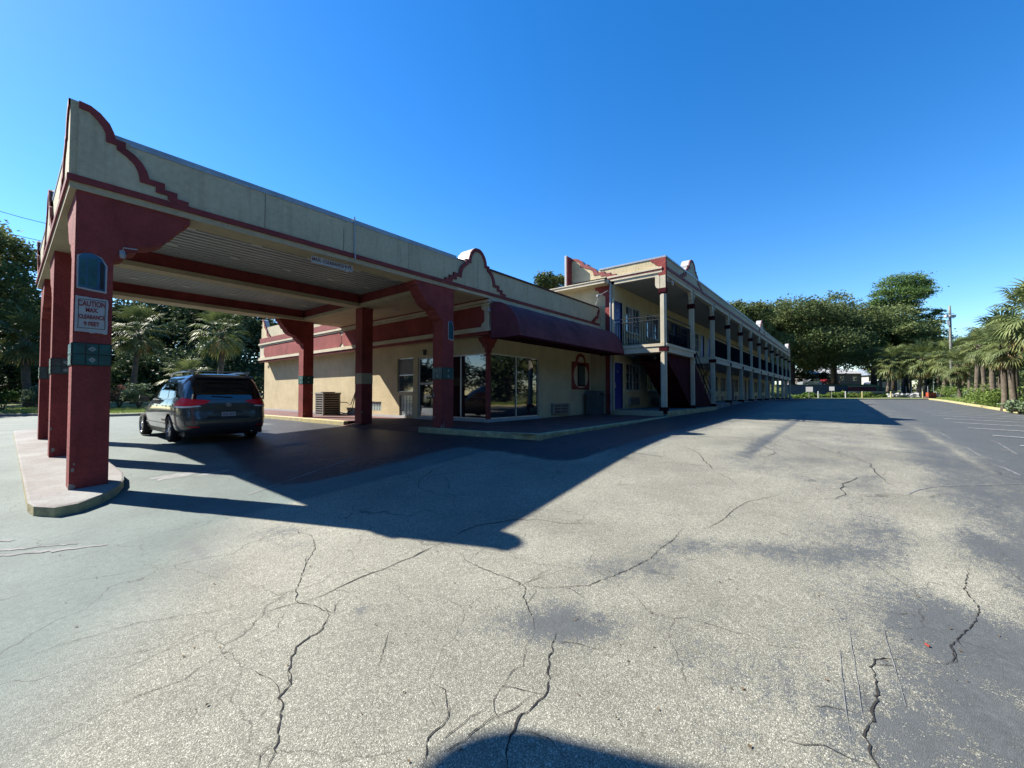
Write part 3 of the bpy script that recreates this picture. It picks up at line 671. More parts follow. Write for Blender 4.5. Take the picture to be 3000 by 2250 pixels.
# security light on the corner column
mb=MB(); mb.box(1.06,1.12,8.46,8.5,3.76,3.82); mb.tube([(1.09,8.46,3.80),(1.10,8.44,3.86),(1.26,8.44,3.875)],.009); mb.lathe([(.0,0),(.03,.01),(.042,.06),(.035,.08)],(1.09,8.43,3.69),n=10)
tag(mb.build('security_light','flashing_metal',loc=(1.1,8.45,3.8)),'small white security light under the bracket of the corner column','light')
# caution sign
sg=thing('caution_sign','ragged white caution clearance sign with red lettering on the corner column','sign',(.78,8.49,2.8))
r=random.Random(5); pts=[]
for i in range(13): pts.append((.615+.335*i/12,2.545+r.uniform(-.006,.010)-.012*(i/12)))
for i in range(9): pts.append((.953+r.uniform(-.003,.004),2.56+.48*(i+1)/9))
for i in range(9): pts.append((.953-.335*(i+1)/9,3.045+.014*(i/9)+r.uniform(-.002,.004)))
mb=MB(); mb.prism(pts,'y',8.482,8.499); mb.build('panel','sign_white',sg)
mb=MB()
for a in ((.645,.925,2.60,2.606),(.645,.925,3.015,3.021),(.645,.651,2.606,3.015),(.919,.925,2.606,3.015)): mb.box(a[0],a[1],8.478,8.483,a[2],a[3])
mb.build('border_line','black_plastic',sg)
for s_,zz,h,m_,sx in (('CAUTION',2.955,.112,'sign_red',.56),('MAX.',2.865,.082,'sign_red',.66),('CLEARANCE',2.765,.082,'sign_red',.58),('9 FEET',2.665,.082,'sign_red',.68)):
    text_part('lettering',s_,h,m_,sg,(.785,8.477,zz),(PI/2,0,0),sx=sx,bold=.0018)
# hanging clearance bar
sg=thing('clearance_sign','long narrow white clearance sign hanging under the front canopy edge','sign',(4.4,8.75,4.45))
mb=MB(); mb.box(3.98,4.90,8.60,8.612,4.40,4.545); mb.build('panel','sign_white',sg)
text_part('lettering','MAX. CLEARANCE 9 FT.',.098,'rust_red_steel',sg,(4.44,8.597,4.472),(PI/2,0,0),sx=.86,bold=.0012)
for x in (4.08,4.80): MB().box(x-.006,x+.006,8.602,8.610,4.54,4.585).build('hanger','white_metal',sg)
mb=MB(); mb.tube([(4.78,8.66,4.56),(4.78,8.66,4.47)],.012); mb.lathe([(0,-.05),(.03,-.05),(.035,0),(.02,.03)],(4.78,8.66,4.44),n=10); mb.tube([(4.78,8.64,4.42),(4.74,8.56,4.38)],.03)
tag(mb.build('security_camera','white_metal',loc=(4.78,8.66,4.5)),'small camera hanging at the end of the clearance sign','camera')
mb=MB(); mb.tube([(4.86,8.47,5.60),(4.86,8.465,4.80),(4.86,8.43,4.74),(4.86,8.43,4.64)],.014); mb.tube([(4.86,8.47,5.60),(4.93,8.6,5.60)],.014)
tag(mb.build('conduit','flashing_metal',loc=(4.86,8.46,5.1)),'thin grey conduit running down the front canopy fascia','pipe')
# ---------------------------------------------------------------- lobby building
lob=thing('lobby_building','low stucco lobby building with dark corner glass and stepped parapet','building',(9.8,8.95,.75))
LW=3.56
front_open=[(9.90,12.62,.85,2.99),(15.42,16.0,2.03,2.94)]
side_open=[(9.05,11.35,.85,2.99),(11.45,12.52,.78,3.03),(12.80,13.79,1.74,3.06),(12.86,13.66,.82,1.62),(14.88,16.0,.97,1.35)]
mb=MB(); wall(mb,'y',8.95,9.8,16.65,.70,LW,front_open,.10); wall(mb,'x',9.8,8.95,27.0,.70,LW,side_open,.10)
mb.quad((9.8,27.0,.7),(16.65,27.0,.7),(16.65,27.0,5.3),(9.8,27.0,5.3))
mb.build('wall','stucco_yellow',lob,normals=False)
MB().box(9.9,16.6,9.1,26.9,.72,5.2).build('inner_core','dark_interior',lob)
mb=MB(); mb.box(9.79,9.86,13.3,26.95,.735,.83); mb.build('base_strip','sign_white',lob)
# soffit between canopy and lobby, overhanging box band
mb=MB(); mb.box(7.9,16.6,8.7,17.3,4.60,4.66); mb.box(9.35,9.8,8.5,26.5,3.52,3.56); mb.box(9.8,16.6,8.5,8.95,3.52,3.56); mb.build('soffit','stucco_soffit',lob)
for x,y in ((8.6,10.2),(8.6,12.2),(8.6,14.3),(8.6,16.3)): MB().lathe([(.0,-.012),(.07,-.012),(.075,-.02),(.10,-.02),(.10,0.0)],(x,y,4.598),n=16).build('downlight','white_metal',lob)
band=MB(); band.box(9.37,9.7,8.52,26.5,3.60,4.56,0); band.box(9.7,16.6,8.52,8.8,3.60,4.56,0); band.build('band_wall','trim_cream',lob)
def panel_red(y0,y1):
    c=.13; pts=[(y0+c,3.76),(y1-c,3.76),(y1-c,3.84),(y1,3.92),(y1,4.24),(y1-c,4.32),(y1-c,4.40),(y0+c,4.40),(y0+c,4.32),(y0,4.24),(y0,3.92),(y0+c,3.84)]
    MB().prism(pts,'x',9.345,9.375).build('red_panel','stucco_red',lob)
panel_red(8.72,17.25); panel_red(17.28,25.9)
mb=MB(); mb.box(9.29,9.37,8.44,26.56,3.60,3.73); mb.box(9.32,9.37,8.47,26.52,4.41,4.46); mb.box(9.29,9.37,8.44,26.56,4.48,4.57); mb.box(9.37,16.62,8.44,8.52,4.44,4.50); mb.box(9.37,16.62,8.40,8.52,4.52,4.60); mb.build('moulding','trim_cream',lob)
mb=MB(); mb.box(9.33,9.42,8.5,26.5,3.50,3.60); mb.box(9.42,16.6,8.42,8.56,3.44,3.60); mb.box(9.25,9.37,8.5,17.25,4.565,4.602); mb.box(9.42,16.6,8.56,8.95,3.49,3.518); mb.build('red_strip','red_paint',lob)
# parapets
for b6 in ((8.0,16.55,8.5,8.7,4.77,5.46),(9.40,9.6,17.3,26.4,4.86,5.46),(8.0,8.2,17.1,17.3,4.6,5.46)): MB().box(*b6).build('fascia','stucco_fascia',lob)
for b6 in ((8.0,16.58,8.45,8.6,4.68,4.772),(9.33,9.6,17.3,26.45,4.60,4.86)): MB().box(*b6).build('trim','red_paint',lob)
mb=MB(); mb.box(8.0,16.58,8.48,8.7,4.60,4.682); mb.build('soffit_edge','trim_cream',lob)
mb=MB(); mb.box(8.0,8.35,8.52,8.62,5.46,5.52); mb.box(9.2,16.58,8.47,8.62,5.46,5.515); mb.build('roof_edge','rusty_edge',lob)
mb=MB(); mb.box(8.0,16.6,8.7,17.1,5.2,5.28); mb.box(9.6,16.6,17.1,26.9,5.2,5.28); mb.build('roof_deck','roof_gravel',lob)
mb=MB(); mb.box(16.55,16.64,8.44,8.80,4.55,5.52); mb.build('end_return','stucco_fascia',lob)
pediment(lob,'y',8.81,8.47,8.95,-1)
pediment(lob,'y',17.05,8.478,8.68,-1,halves=(-1,),xs=.9)
pediment(lob,'x',26.2,9.37,9.6,-1,halves=(-1,),mat='stucco_yellow')
pediment(lob,'x',18.0,9.38,9.6,-1,halves=(1,),mat='stucco_yellow',zf=lambda z:4.86+(z-4.775)*.5)
# glazing
def glazing(ax,c,opn,cuts,hcuts=(),name='window',mat='window_glass',fr='aluminium',d=.03,w=.035,parent=None):
    a,b_,z,zz=opn; mb=MB(); dd=.05
    bars=[(a,a+w,z,zz),(b_-w,b_,z,zz)]+[(q-w/2,q+w/2,z+w,zz-w) for q in cuts]
    for r_ in bars: bx(mb,ax,c,c+dd,r_[0],r_[1],r_[2],r_[3])
    ed=sorted([a+w,b_-w]+[v for q in cuts for v in (q-w/2,q+w/2)])
    for i in range(0,len(ed),2):
        for zq in [z,zz-w]+[h-w/2 for h in hcuts]: bx(mb,ax,c+.003,c+dd-.003,ed[i],ed[i+1],zq,zq+w)
    f=mb.build(name,fr,parent)
    g=MB(); 
    if ax=='x': g.box(c+d,c+d+.01,a,b_,z,zz)
    else: g.box(a,b_,c+d,c+d+.01,z,zz)
    g.build('pane',mat,f); return f
glazing('y',8.985,(9.90,12.62,.85,2.99),(11.30,),parent=lob); glazing('x',9.835,(9.05,11.35,.85,2.99),(10.25,),parent=lob)
d=glazing('x',9.835,(11.45,12.52,.79,3.03),(),(2.05,),name='door',parent=lob,w=.07,fr='white_metal'); MB().box(9.82,9.84,11.6,12.3,.90,1.15).build('kick_plate','aluminium',d); MB().tube([(9.79,11.6,1.6),(9.76,11.6,1.65),(9.76,11.6,2.0),(9.79,11.6,2.05)],.012).build('handle','aluminium',d)
f=glazing('x',9.85,(12.80,13.79,1.74,3.06),(),(2.40,),parent=lob,mat='room_glass'); MB().box(9.86,9.875,12.86,13.7,2.42,3.0).build('blind','curtain',f)
for opn in ((12.86,13.66,.82,1.62),(14.88,16.0,.97,1.35)):
    mb=MB(); a,b_,z,zz=opn; n=max(2,round((b_-a)/.2)); k=max(2,round((zz-z)/.2))
    for i in range(n):
        for j in range(k):
            u0=a+(b_-a)*i/n+.008;u1=a+(b_-a)*(i+1)/n-.008;v0=z+(zz-z)*j/k+.008;v1=z+(zz-z)*(j+1)/k-.008
            mb.box(9.865,9.895,u0,u1,v0,v1); mb.box(9.855,9.866,u0+.03,u1-.03,v0+.03,v1-.03)
    f=mb.build('glass_block_window','glass_block',lob); MB().box(9.88,9.89,a,b_,z,zz).build('mortar','concrete',f)
mb=MB(); mb.box(9.78,9.91,8.93,9.04,.80,3.12); mb.build('corner_post','red_paint',lob)
mb=MB(); mb.prism([(9.80,3.0),(9.82,3.12),(9.66,3.2),(9.62,3.3),(9.52,3.42),(9.50,3.50),(10.2,3.50),(10.18,3.42),(10.08,3.3),(10.04,3.2),(9.92,3.12),(9.92,3.0)],'y',8.90,8.94); mb.build('post_capital','red_paint',lob)
mb=MB(); mb.prism([(8.94,3.0),(8.94,3.5),(9.35,3.5),(9.3,3.4),(9.2,3.3),(9.14,3.2),(9.04,3.12),(9.04,3.0)],'x',9.74,9.78); mb.build('post_capital','red_paint',lob)
mb=MB(); mb.box(9.74,12.7,8.90,8.95,.755,.845); mb.box(9.74,9.8,8.95,11.4,.755,.845); mb.box(9.7,9.8,11.4,12.6,.745,.785); mb.build('sill','sign_white',lob)
# niche window with painted oval surround
mb=MB(); pts=[(14.96,1.86),(16.46,1.86),(16.46,3.02),(16.12,3.06),(16.10,3.22),(15.98,3.36),(15.72,3.42),(15.46,3.36),(15.32,3.2),(15.30,3.06),(14.96,3.02)]
mb.prism(pts,'y',8.925,8.95); sur=mb.build('window_surround','red_paint',lob)
ov=[]
for i in range(28):
    a=2*PI*i/28; ov.append((15.71+.60*math.copysign(abs(math.cos(a))**.85,math.cos(a)),2.44+.50*math.copysign(abs(math.sin(a))**.85,math.sin(a))))
MB().prism(ov,'y',8.915,8.925).build('oval_panel','trim_cream',sur)
arch=[(15.71+.26*math.cos(PI*i/12),3.04+.24*math.sin(PI*i/12)) for i in range(13)]; MB().prism(arch,'y',8.914,8.925).build('arch_panel','trim_cream',sur)
mb=MB(); mb.box(15.40,16.02,8.895,8.914,2.0,2.96); f=mb.build('window','maroon_paint',lob); MB().box(15.45,15.97,8.885,8.895,2.06,2.90).build('pane','room_glass',f)
def ptac(parent,ax,c,a0,a1,z0,z1,out,mat='ac_beige',cells=False):
    mb=MB(); bx(mb,ax,c,c+out*.10,a0,a1,z0,z1,0); o=mb.build('wall_air_conditioner',[mat],parent); mb=MB(); n=7 if not cells else 3
    if cells:
        for i in range(3):
            for j in range(2):
                u0=a0+.09+j*(a1-a0-.2)/2; u1=u0+(a1-a0-.2)/2-.05; v0=z0+.04+i*(z1-z0-.06)/3; bx(mb,ax,c+out*.10,c+out*.106,u0,u1,v0,v0+(z1-z0)/3-.06)
    else:
        for i in range(n):
            v=z0+.05+i*(z1-z0-.1)/n; bx(mb,ax,c+out*.10,c+out*.104,a0+.05,a1-.05,v,v+(z1-z0-.1)/n*.5)
    mb.build('grille','ac_grille',o); return o
ptac(lob,'y',8.95,13.42,14.66,.88,1.30,-1,cells=True)
mb=MB(); mb.tube([(16.50,8.93,.78),(16.50,8.93,3.5)],.03); mb.build('downpipe','trim_cream',lob)
for p in ((9.30,8.46,4.22),): MB().lathe([(0,-.05),(.045,-.045),(.055,0),(.04,.04),(0,.05)],p,n=12).build('corner_lamp','sign_white',lob,smooth=True)
mb=MB(); mb.box(9.72,9.79,12.03,12.13,3.10,3.26); mb.box(9.70,9.80,12.0,12.16,3.26,3.29); mb.build('wall_lantern','black_plastic',lob)
mb=MB(); mb.box(9.79,9.80,26.3,26.5,3.2,3.35); mb.build('vent_plate','ac_grille',lob)
# awning
aw=thing('awning','long barrel-shaped dark purple fabric awning along the lobby front','awning',(9.4,8.45,3.4))
AWP=[(8.42,4.45),(8.22,4.46),(8.02,4.42),(7.83,4.33),(7.65,4.19),(7.50,4.01),(7.39,3.80),(7.32,3.58),(7.28,3.36)]
rr=random.Random(8)
def awf(u,v):
    X=9.36+7.1*u; t=v*(len(AWP)-1); i=min(int(t),len(AWP)-2); t-=i
    y=AWP[i][0]*(1-t)+AWP[i+1][0]*t; z=AWP[i][1]*(1-t)+AWP[i+1][1]*t
    s=abs(math.sin(u*5*PI)); q=math.sin(PI*min(1,v*1.1)); w=.022*math.sin(X*3.1+z*7)*math.sin(X*7.3-z*4)
    return (X,y+.03*(1-s)*q-.0+w*q,z-.030*s*q+w*.6*q)
mb=MB(); mb.grid(awf,100,24); mb.build('fabric','awning_fabric',aw,smooth=True,normals=False)
for X in (9.355,16.465): MB().prism([(8.42,3.36)]+AWP,'x',X-.008,X+.008).build('end_panel','awning_fabric',aw)
mb=MB(); mb.box(9.36,16.46,7.29,7.31,3.31,3.37); mb.box(9.36,9.40,7.31,8.42,3.335,3.365); mb.box(16.42,16.46,7.31,8.42,3.335,3.365); mb.box(9.4,16.42,7.33,8.41,3.37,3.38); mb.build('frame','maroon_paint',aw)
mb=MB(); mb.tube([(11.5,8.16,4.445),(11.62,7.98,4.37),(11.72,7.86,4.28)],.013); mb.build('repair_strip','white_metal',aw)
# bin
bn=thing('trash_bin','tall grey lidded bin against the wall beside the red pilaster','bin',(16.15,8.5,.77))
mb=MB(); mb.prism([(15.86,.77),(16.44,.77),(16.47,1.60),(15.83,1.60)],'y',8.24,8.76); mb.build('body','bin_grey',bn)
mb=MB(); mb.prism([(15.80,1.60),(16.50,1.60),(16.47,1.72),(16.36,1.80),(15.94,1.80),(15.83,1.72)],'y',8.2,8.8); mb.build('lid','bin_grey',bn)
MB().box(16.0,16.3,8.19,8.2,1.62,1.72).build('flap','black_plastic',bn)
mb=MB(); 
for x in (15.9,16.1,16.3): mb.box(x,x+.02,8.232,8.24,.8,1.58)
mb.build('rib','black_plastic',bn)
# condenser
ac=thing('air_conditioner','beige outdoor condenser with dark louvres by the sunlit lobby wall','air conditioner',(8.7,17.56,.74))
mb=MB()
for x,y in ((8.7,17.56),(9.42,17.56),(8.7,18.22),(9.42,18.22)): mb.box(x,x+.06,y,y+.06,.745,1.70)
mb.box(8.68,9.50,17.54,18.30,1.66,1.73); mb.box(8.68,9.50,17.54,18.30,.74,.80); mb.build('frame','ac_beige',ac)
MB().box(8.73,9.46,17.59,18.25,.78,1.67).build('coil','dark_interior',ac)
mb=MB()
for i in range(8):
    z=.86+i*.10; mb.box(8.76,9.42,17.555,17.585,z,z+.035); mb.box(8.695,8.725,17.62,18.22,z,z+.035)
mb.build('louvre','ac_louver',ac)
MB().lathe([(.30,0),(.30,.03),(.28,.035),(0,.04)],(9.09,17.92,1.73),n=24).build('fan_guard','ac_grille',ac)
mb=MB(); mb.tube([(9.5,17.7,1.30),(9.55,17.2,1.30),(9.6,16.9,1.2),(9.68,16.7,1.7),(9.74,16.6,2.2)],.018); mb.tube([(9.5,17.6,.85),(9.55,17.2,.80),(9.65,16.9,.95),(9.70,16.8,1.4),(9.74,16.6,2.2)],.022); mb.tube([(9.3,17.5,.78),(9.45,17.1,.79),(9.65,16.9,.8)],.02)
tag(mb.build('hose','black_plastic',loc=(9.6,17,.8)),'black refrigerant hoses rising from the condenser to the wall','hose')
# ---------------------------------------------------------------- motel
mot=thing('motel_building','long two-storey motel wing with galleries, cream posts and blue doors','building',(16.65,5.6,.75))
MX0,NB,BAY=16.65,12,3.85; MX1=MX0+NB*BAY+.1; FY=5.6; WY=7.8
zw=lambda x: 1.0 if x<24.4 else 1.15
W_open=[];doors=[];wins=[]
for k in range(6):
    o_=16.55+7.7*k
    doors+= [o_+.05,o_+5.95]; wins+=[o_+1.3,o_+3.85]
opn=[]
for fl in (0,1):
    b0=1.0 if fl==0 else 3.70
    for x in doors:
        z=b0 if (fl or x<24) else 1.15; opn.append((x,x+.85,z+.01,b0+2.05+(0 if (fl or x<24) else .08)))
    for x in wins: opn.append((x,x+1.65,b0+.83,b0+2.05))
mb=MB(); wall(mb,'y',WY,MX0,MX1,.74,6.45,opn,.09); wall(mb,'x',MX0,WY,18,.70,6.6,[],.1)
mb.quad((MX0,18,.7),(MX1,18,.7),(MX1,18,6.6),(MX0,18,6.6)); mb.quad((MX1,WY,.7),(MX1,18,.7),(MX1,18,6.6),(MX1,WY,6.6)); mb.build('wall','stucco_yellow',mot,normals=False)
MB().box(MX0+.3,MX1-.3,WY+.2,17.8,.8,6.4).build('inner_core','dark_interior',mot)
mb=MB(); mb.box(MX0-.05,24.4,FY-.02,WY,.70,1.0,0); mb.build('walkway','walk_grey',mot)
mb=MB(); mb.box(24.4,MX1,FY-.02,WY,.7,1.15,0); mb.build('walkway','walk_grey',mot)
MB().box(MX0-.08,24.38,FY-.10,FY-.02,.66,.985).build('kerb_face','kerb_worn',mot)
MB().box(MX0-.11,MX0-.05,FY+.1,WY,.70,.985).build('kerb_face','stucco_soffit',mot)
# gallery slab with stair opening
mb=MB()
for (a,b_,y0,y1) in ((MX0-.05,20.6,FY,WY),(24.35,MX1,FY,WY),(20.6,24.35,6.95,WY)):
    mb.box(a,b_,y0+.03,y1,3.36,3.66,0)
mb.build('gallery_slab','motel_ceiling',mot)
mb=MB()
for (a,b_) in ((MX0-.05,20.6),(24.35,MX1)):
    mb.box(a,b_,FY-.03,FY+.03,3.36,3.58); mb.box(a,b_,FY-.06,FY+.03,3.585,3.70)
mb.box(MX0-.09,MX0-.03,FY+.03,WY,3.36,3.58); mb.box(MX0-.12,MX0-.03,FY+.03,WY,3.585,3.70); mb.box(24.32,24.38,FY+.03,6.95,3.36,3.70)
mb.build('slab_edge','trim_cream',mot)
mb=MB()
for (a,b_,y0,y1) in ((MX0,20.6,FY+.03,WY),(24.38,MX1,FY+.03,WY),(20.6,24.38,6.95,WY)): mb.box(a,b_,y0,y1,3.66,3.70)
mb.build('gallery_floor','walk_grey',mot)
# roof over gallery
mb=MB(); mb.box(MX0+.03,MX1,FY+.14,WY,6.42,6.50); mb.build('gallery_ceiling','motel_ceiling',mot)
mb=MB(); mb.box(MX0,MX1,FY,FY+.18,6.44,6.66); mb.box(MX0+.1,MX1,FY-.03,FY,6.60,6.66); mb.box(MX0+.1,MX1,FY-.02,FY,6.44,6.48); mb.box(MX0,MX0+.18,FY+.18,8.0,6.44,6.62); mb.box(MX0-.04,MX0,FY+.12,8.0,6.58,6.66); mb.build('beam','trim_cream',mot)
mb=MB(); mb.box(MX0+.1,MX1,FY-.05,FY+.1,6.665,6.80); mb.box(MX0-.05,MX0+.1,FY+.12,8.1,6.665,6.72); mb.build('red_strip','red_paint',mot)
MB().box(MX0-.07,MX0+.1,FY+.12,8.1,6.725,6.80).build('moulding','trim_cream',mot)
MB().box(MX0+.02,MX1,FY,FY+.2,6.80,7.17).build('fascia','stucco_fascia',mot)
MB().box(MX0,MX0+.2,FY+.2,10.0,6.80,7.17).build('fascia','stucco_yellow',mot)
mb=MB(); mb.box(MX0-.03,MX1,FY-.04,FY+.22,7.17,7.235); mb.box(MX0-.03,MX0+.2,FY+.22,8.5,7.17,7.235); mb.build('roof_edge','flashing_metal',mot)
MB().box(MX0+.2,MX1,FY+.2,18,6.6,6.7).build('roof_deck','roof_gravel',mot)
# red corner block
mb=MB(); mb.box(MX0-.035,MX0+.10,FY-.03,FY+.26,5.98,7.165)
mb.prism([(FY+.26,7.165),(FY+.62,7.165),(FY+.58,7.08),(FY+.48,7.05),(FY+.42,6.94),(FY+.33,6.90),(FY+.26,6.82)],'x',MX0-.035,MX0); mb.build('corner_block','stucco_red',mot)
zs=lambda z: 6.80+(z-4.775)*.96
for k in (1,6.3,11.7): pediment(mot,'y',MX0+k*BAY-.2,FY-.015,FY+.35,-1,xs=1.38,zf=zs)
pediment(mot,'x',9.93,MX0-.035,MX0+.25,-1,halves=(-1,),xs=1.75,zf=zs,mat='stucco_yellow')
mb=MB(); mb.prism([(9.94,6.6),(9.94,8.02),(9.99,8.05),(10.04,8.02),(10.04,6.6)],'x',MX0-.45,MX0+.3); mb.build('fin_wall','white_metal',mot)
MB().box(MX0-.44,MX0-.036,9.90,9.94,6.62,8.0).build('fin_face','stucco_red',mot)
# gutter and eave on the end wall
mb=MB(); mb.box(MX0-.42,MX0,8.06,17.9,6.42,6.50); mb.build('soffit','stucco_yellow',mot)
mb=MB(); mb.box(MX0-.50,MX0-.42,8.02,17.9,6.44,6.56); mb.box(MX0-.53,MX0-.40,8.0,17.9,6.56,6.60); mb.box(MX0-.42,MX0,8.0,8.06,6.44,6.58); mb.build('gutter','trim_cream',mot)
mb=MB(); mb.quad((MX0-.5,8.0,6.602),(MX0-.5,17.9,6.602),(MX0,17.9,6.66),(MX0,8.0,6.66)); mb.build('eave_roof','roof_white',mot)
mb=MB(); mb.prism([(8.0,.77),(8.2,.77),(8.2,5.95),(8.3,6.0),(8.34,6.1),(8.5,6.15),(8.56,6.25),(8.7,6.3),(8.7,6.41),(8.0,6.41)],'x',MX0-.06,MX0-.003); mb.build('pilaster','stucco_red',mot)
mb=MB(); mb.tube([(MX0-.10,7.93,.9),(MX0-.10,7.93,6.5)],.045); mb.build('downpipe','flashing_metal',mot)
# posts
def post(x,first=False):
    z0=zw(x)-(.0 if x<24.6 else .0); p=MB(); x0,x1=x-.055,x+.055
    p.box(x0,x1,FY-.02,FY+.20,z0,6.44,0)
    p.box(x0-.025,x1+.025,FY+.04,FY+.16,z0+.02,3.34,0); p.box(x0-.025,x1+.025,FY+.04,FY+.16,3.72,5.72,0)
    o=p.build('post','post_cream',mot)
    p=MB(); p.box(x0-.05,x1+.05,FY-.05,FY+.26,5.74,5.92); p.box(x0-.03,x1+.03,FY-.03,FY+.24,5.70,5.74); p.build('post_capital','maroon_paint',o)
    MB().box(x0-.04,x1+.04,FY-.085,FY+.25,3.38,3.56).build('post_block','maroon_paint',o); MB().box(x0-.05,x1+.05,FY-.06,FY+.26,z0-.12,z0+.14).build('post_base','maroon_paint',o)
    MB().box(x-.02,x+.02,FY-.032,FY-.02,5.92,6.60).build('post_strip','maroon_paint',o)
    p=MB()
    for s in ((1,) if first else (-1,1)):
        h=[(x+s*.06,5.93),(x+s*.12,5.93),(x+s*.14,6.06),(x+s*.20,6.10),(x+s*.21,6.22),(x+s*.30,6.28),(x+s*.40,6.435),(x+s*.06,6.435)]
        p.prism(h,'y',FY+.01,FY+.16)
    if first: p.prism([(FY+.22,5.9),(FY+.36,5.98),(FY+.40,6.1),(FY+.40,6.435),(FY+.22,6.435)],'x',x-.05,x+.05)
    p.build('haunch','trim_cream',o)
for k in range(NB+1): post(MX0+k*BAY,k==0)
# railings
def railing(a,b_,y,ax='x'):
    p=MB(); n=max(2,int((b_-a)/.11))
    def bxr(u0,u1,v0,v1,z0,z1): p.box(u0,u1,v0,v1,z0,z1) if ax=='x' else p.box(v0,v1,u0,u1,z0,z1)
    for i in range(1,n): u=a+(b_-a)*i/n; bxr(u-.011,u+.011,y-.011,y+.011,3.80,4.68)
    bxr(a,b_,y-.012,y+.012,3.78,3.80)
    o=p.build('railing','railing_black',mot); p=MB(); bxr(a,b_,y-.02,y+.02,4.84,4.875); bxr(a,b_,y-.015,y+.015,4.68,4.71); p.build('handrail','rail_pale',o)
for k in range(NB):
    if k==1: continue
    railing(MX0+k*BAY+.07,MX0+(k+1)*BAY-.07,FY+.12)
railing(20.6,24.4,7.0); railing(FY+.24,7.85,MX0+.02,'y')
# stair
mb=MB(); sp=[(17.2,3.34),(20.6,3.34),(20.95,3.30),(21.27,3.07),(23.98,1.27),(24.3,1.002),(20.45,1.002),(20.14,1.23),(18.37,2.39),(17.2,3.05)]
mb.prism(sp,'y',FY+.14,FY+.20); mb.prism(sp,'y',6.86,6.92); st_=mb.build('staircase','maroon_paint',mot)
mb=MB(); n=15
for i in range(n):
    xa=20.7+(24.2-20.7)*i/n; za=3.66-(3.66-1.0)*(i+1)/n; mb.box(xa,xa+.27,FY+.2,6.86,za,za+.05); 
mb.build('tread','walk_grey',st_)
mb=MB(); mb.quad((17.2,FY+.2,3.06),(20.45,FY+.2,1.01),(20.45,6.86,1.01),(17.2,6.86,3.06)); mb.build('underside','maroon_paint',st_)
mb=MB()
for y in (FY+.17,6.89):
    for dz in (.55,.98): mb.tube([(20.6,y,3.62+dz-.3),(24.2,y,1.05+dz-.05)],.02)
    for i in range(9):
        x=20.75+.42*i; z=3.5-(x-20.6)*.70; mb.tube([(x,y,z-.3),(x,y,z+.65)],.012,n=5)
mb.build('stair_railing','railing_black',st_)
mb=MB(); n=12      # ragged bare edge along the stringer
for i in range(n):
    x=21.3+2.65*i/n; z=3.06-(x-21.27)*.664; mb.box(x,x+.2,FY+.125,FY+.14,z-.13,z-.02)
mb.build('stringer_edge','rust_red_steel',st_)
# doors, windows, air conditioners
def mk_door(x,z,h=2.04,w=.85):
    p=MB(); p.box(x,x+w,WY+.05,WY+.09,z,z+h,0); o=p.build('door','door_blue',mot)
    p=MB(); p.box(x+.08,x+.13,WY+.01,WY+.05,z+.93,z+1.18); p.box(x+.07,x+.20,WY-.005,WY+.015,z+1.0,z+1.03); p.build('handle','aluminium',o)
    p=MB(); p.box(x-.07,x,WY-.02,WY+.05,z,z+h+.07); p.box(x+w,x+w+.07,WY-.02,WY+.05,z,z+h+.07); p.box(x,x+w,WY-.02,WY+.05,z+h,z+h+.07); p.build('door_frame','trim_cream',o)
    p=MB(); p.box(x+.38,x+.50,WY+.044,WY+.05,z+1.62,z+1.70); p.build('room_plate','sign_white',o); return o
rw=random.Random(2)
def mk_win(x,z,w=1.65,h=1.22):
    p=MB(); f=.05; y0,y1=WY+.02,WY+.07
    for a,b_,c,d in ((x,x+w,z,z+f),(x,x+w,z+h-f,z+h),(x,x+f,z+f,z+h-f),(x+w-f,x+w,z+f,z+h-f),(x+w/2-.03,x+w/2+.03,z+f,z+h-f)): p.box(a,b_,y0,y1,c,d)
    for q in (.27,.5,.73): 
        if q!=.5: p.box(x+w*q-.01,x+w*q+.01,y0+.01,y1-.01,z+f,z+h-f)
    for q in (.33,.66):
        p.box(x+f,x+w/2-.03,y0+.012,y1-.012,z+h*q-.01,z+h*q+.01); p.box(x+w/2+.03,x+w-f,y0+.012,y1-.012,z+h*q-.01,z+h*q+.01)
    o=p.build('window','white_metal',mot); MB().box(x+.02,x+w-.02,WY+.075,WY+.083,z+.02,z+h-.02).build('pane','room_glass',o)
    if rw.random()<.75:
        c=MB(); a=x+.08+rw.uniform(0,.3); c.box(a,a+rw.uniform(.35,.8),WY+.070,WY+.074,z+.06,z+h-.06); c.build('curtain','curtain',o)
    MB().box(x-.06,x+w+.06,WY-.05,WY+.02,z-.08,z).build('sill','trim_cream',o); return o
for fl in (0,1):
    b0=1.0 if fl==0 else 3.70
    for x in doors:
        if x+.85>MX1: continue
        z=b0 if (fl or x<24) else 1.15; mk_door(x,z,b0+2.05-z if fl==0 and x>24 else 2.04)
    for x in wins:
        if x+1.65>MX1: continue
        mk_win(x,b0+.83)
        ptac(mot,'y',WY,x+.2,x+1.3,b0+.16 if (fl or x<24) else b0+.22,b0+.53,-1)
for x in (24.02,31.7,39.4): MB().prism([(x-.22,3.0),(x+.02,3.0),(x+.02,3.22),(x-.02,3.30),(x-.10,3.34),(x-.18,3.30),(x-.22,3.22)],'y',WY-.16,WY-.02).build('wall_lamp','trim_cream',mot)
for p_ in ((18.2,6.6,3.27),(26,6.6,3.27),(34,6.6,3.27)):
    mb=MB(); mb.lathe([(0,-.09),(.06,-.07),(.075,0),(.05,.05),(.05,.09)],p_,n=12); mb.build('ceiling_lamp','sign_white',mot,smooth=True)
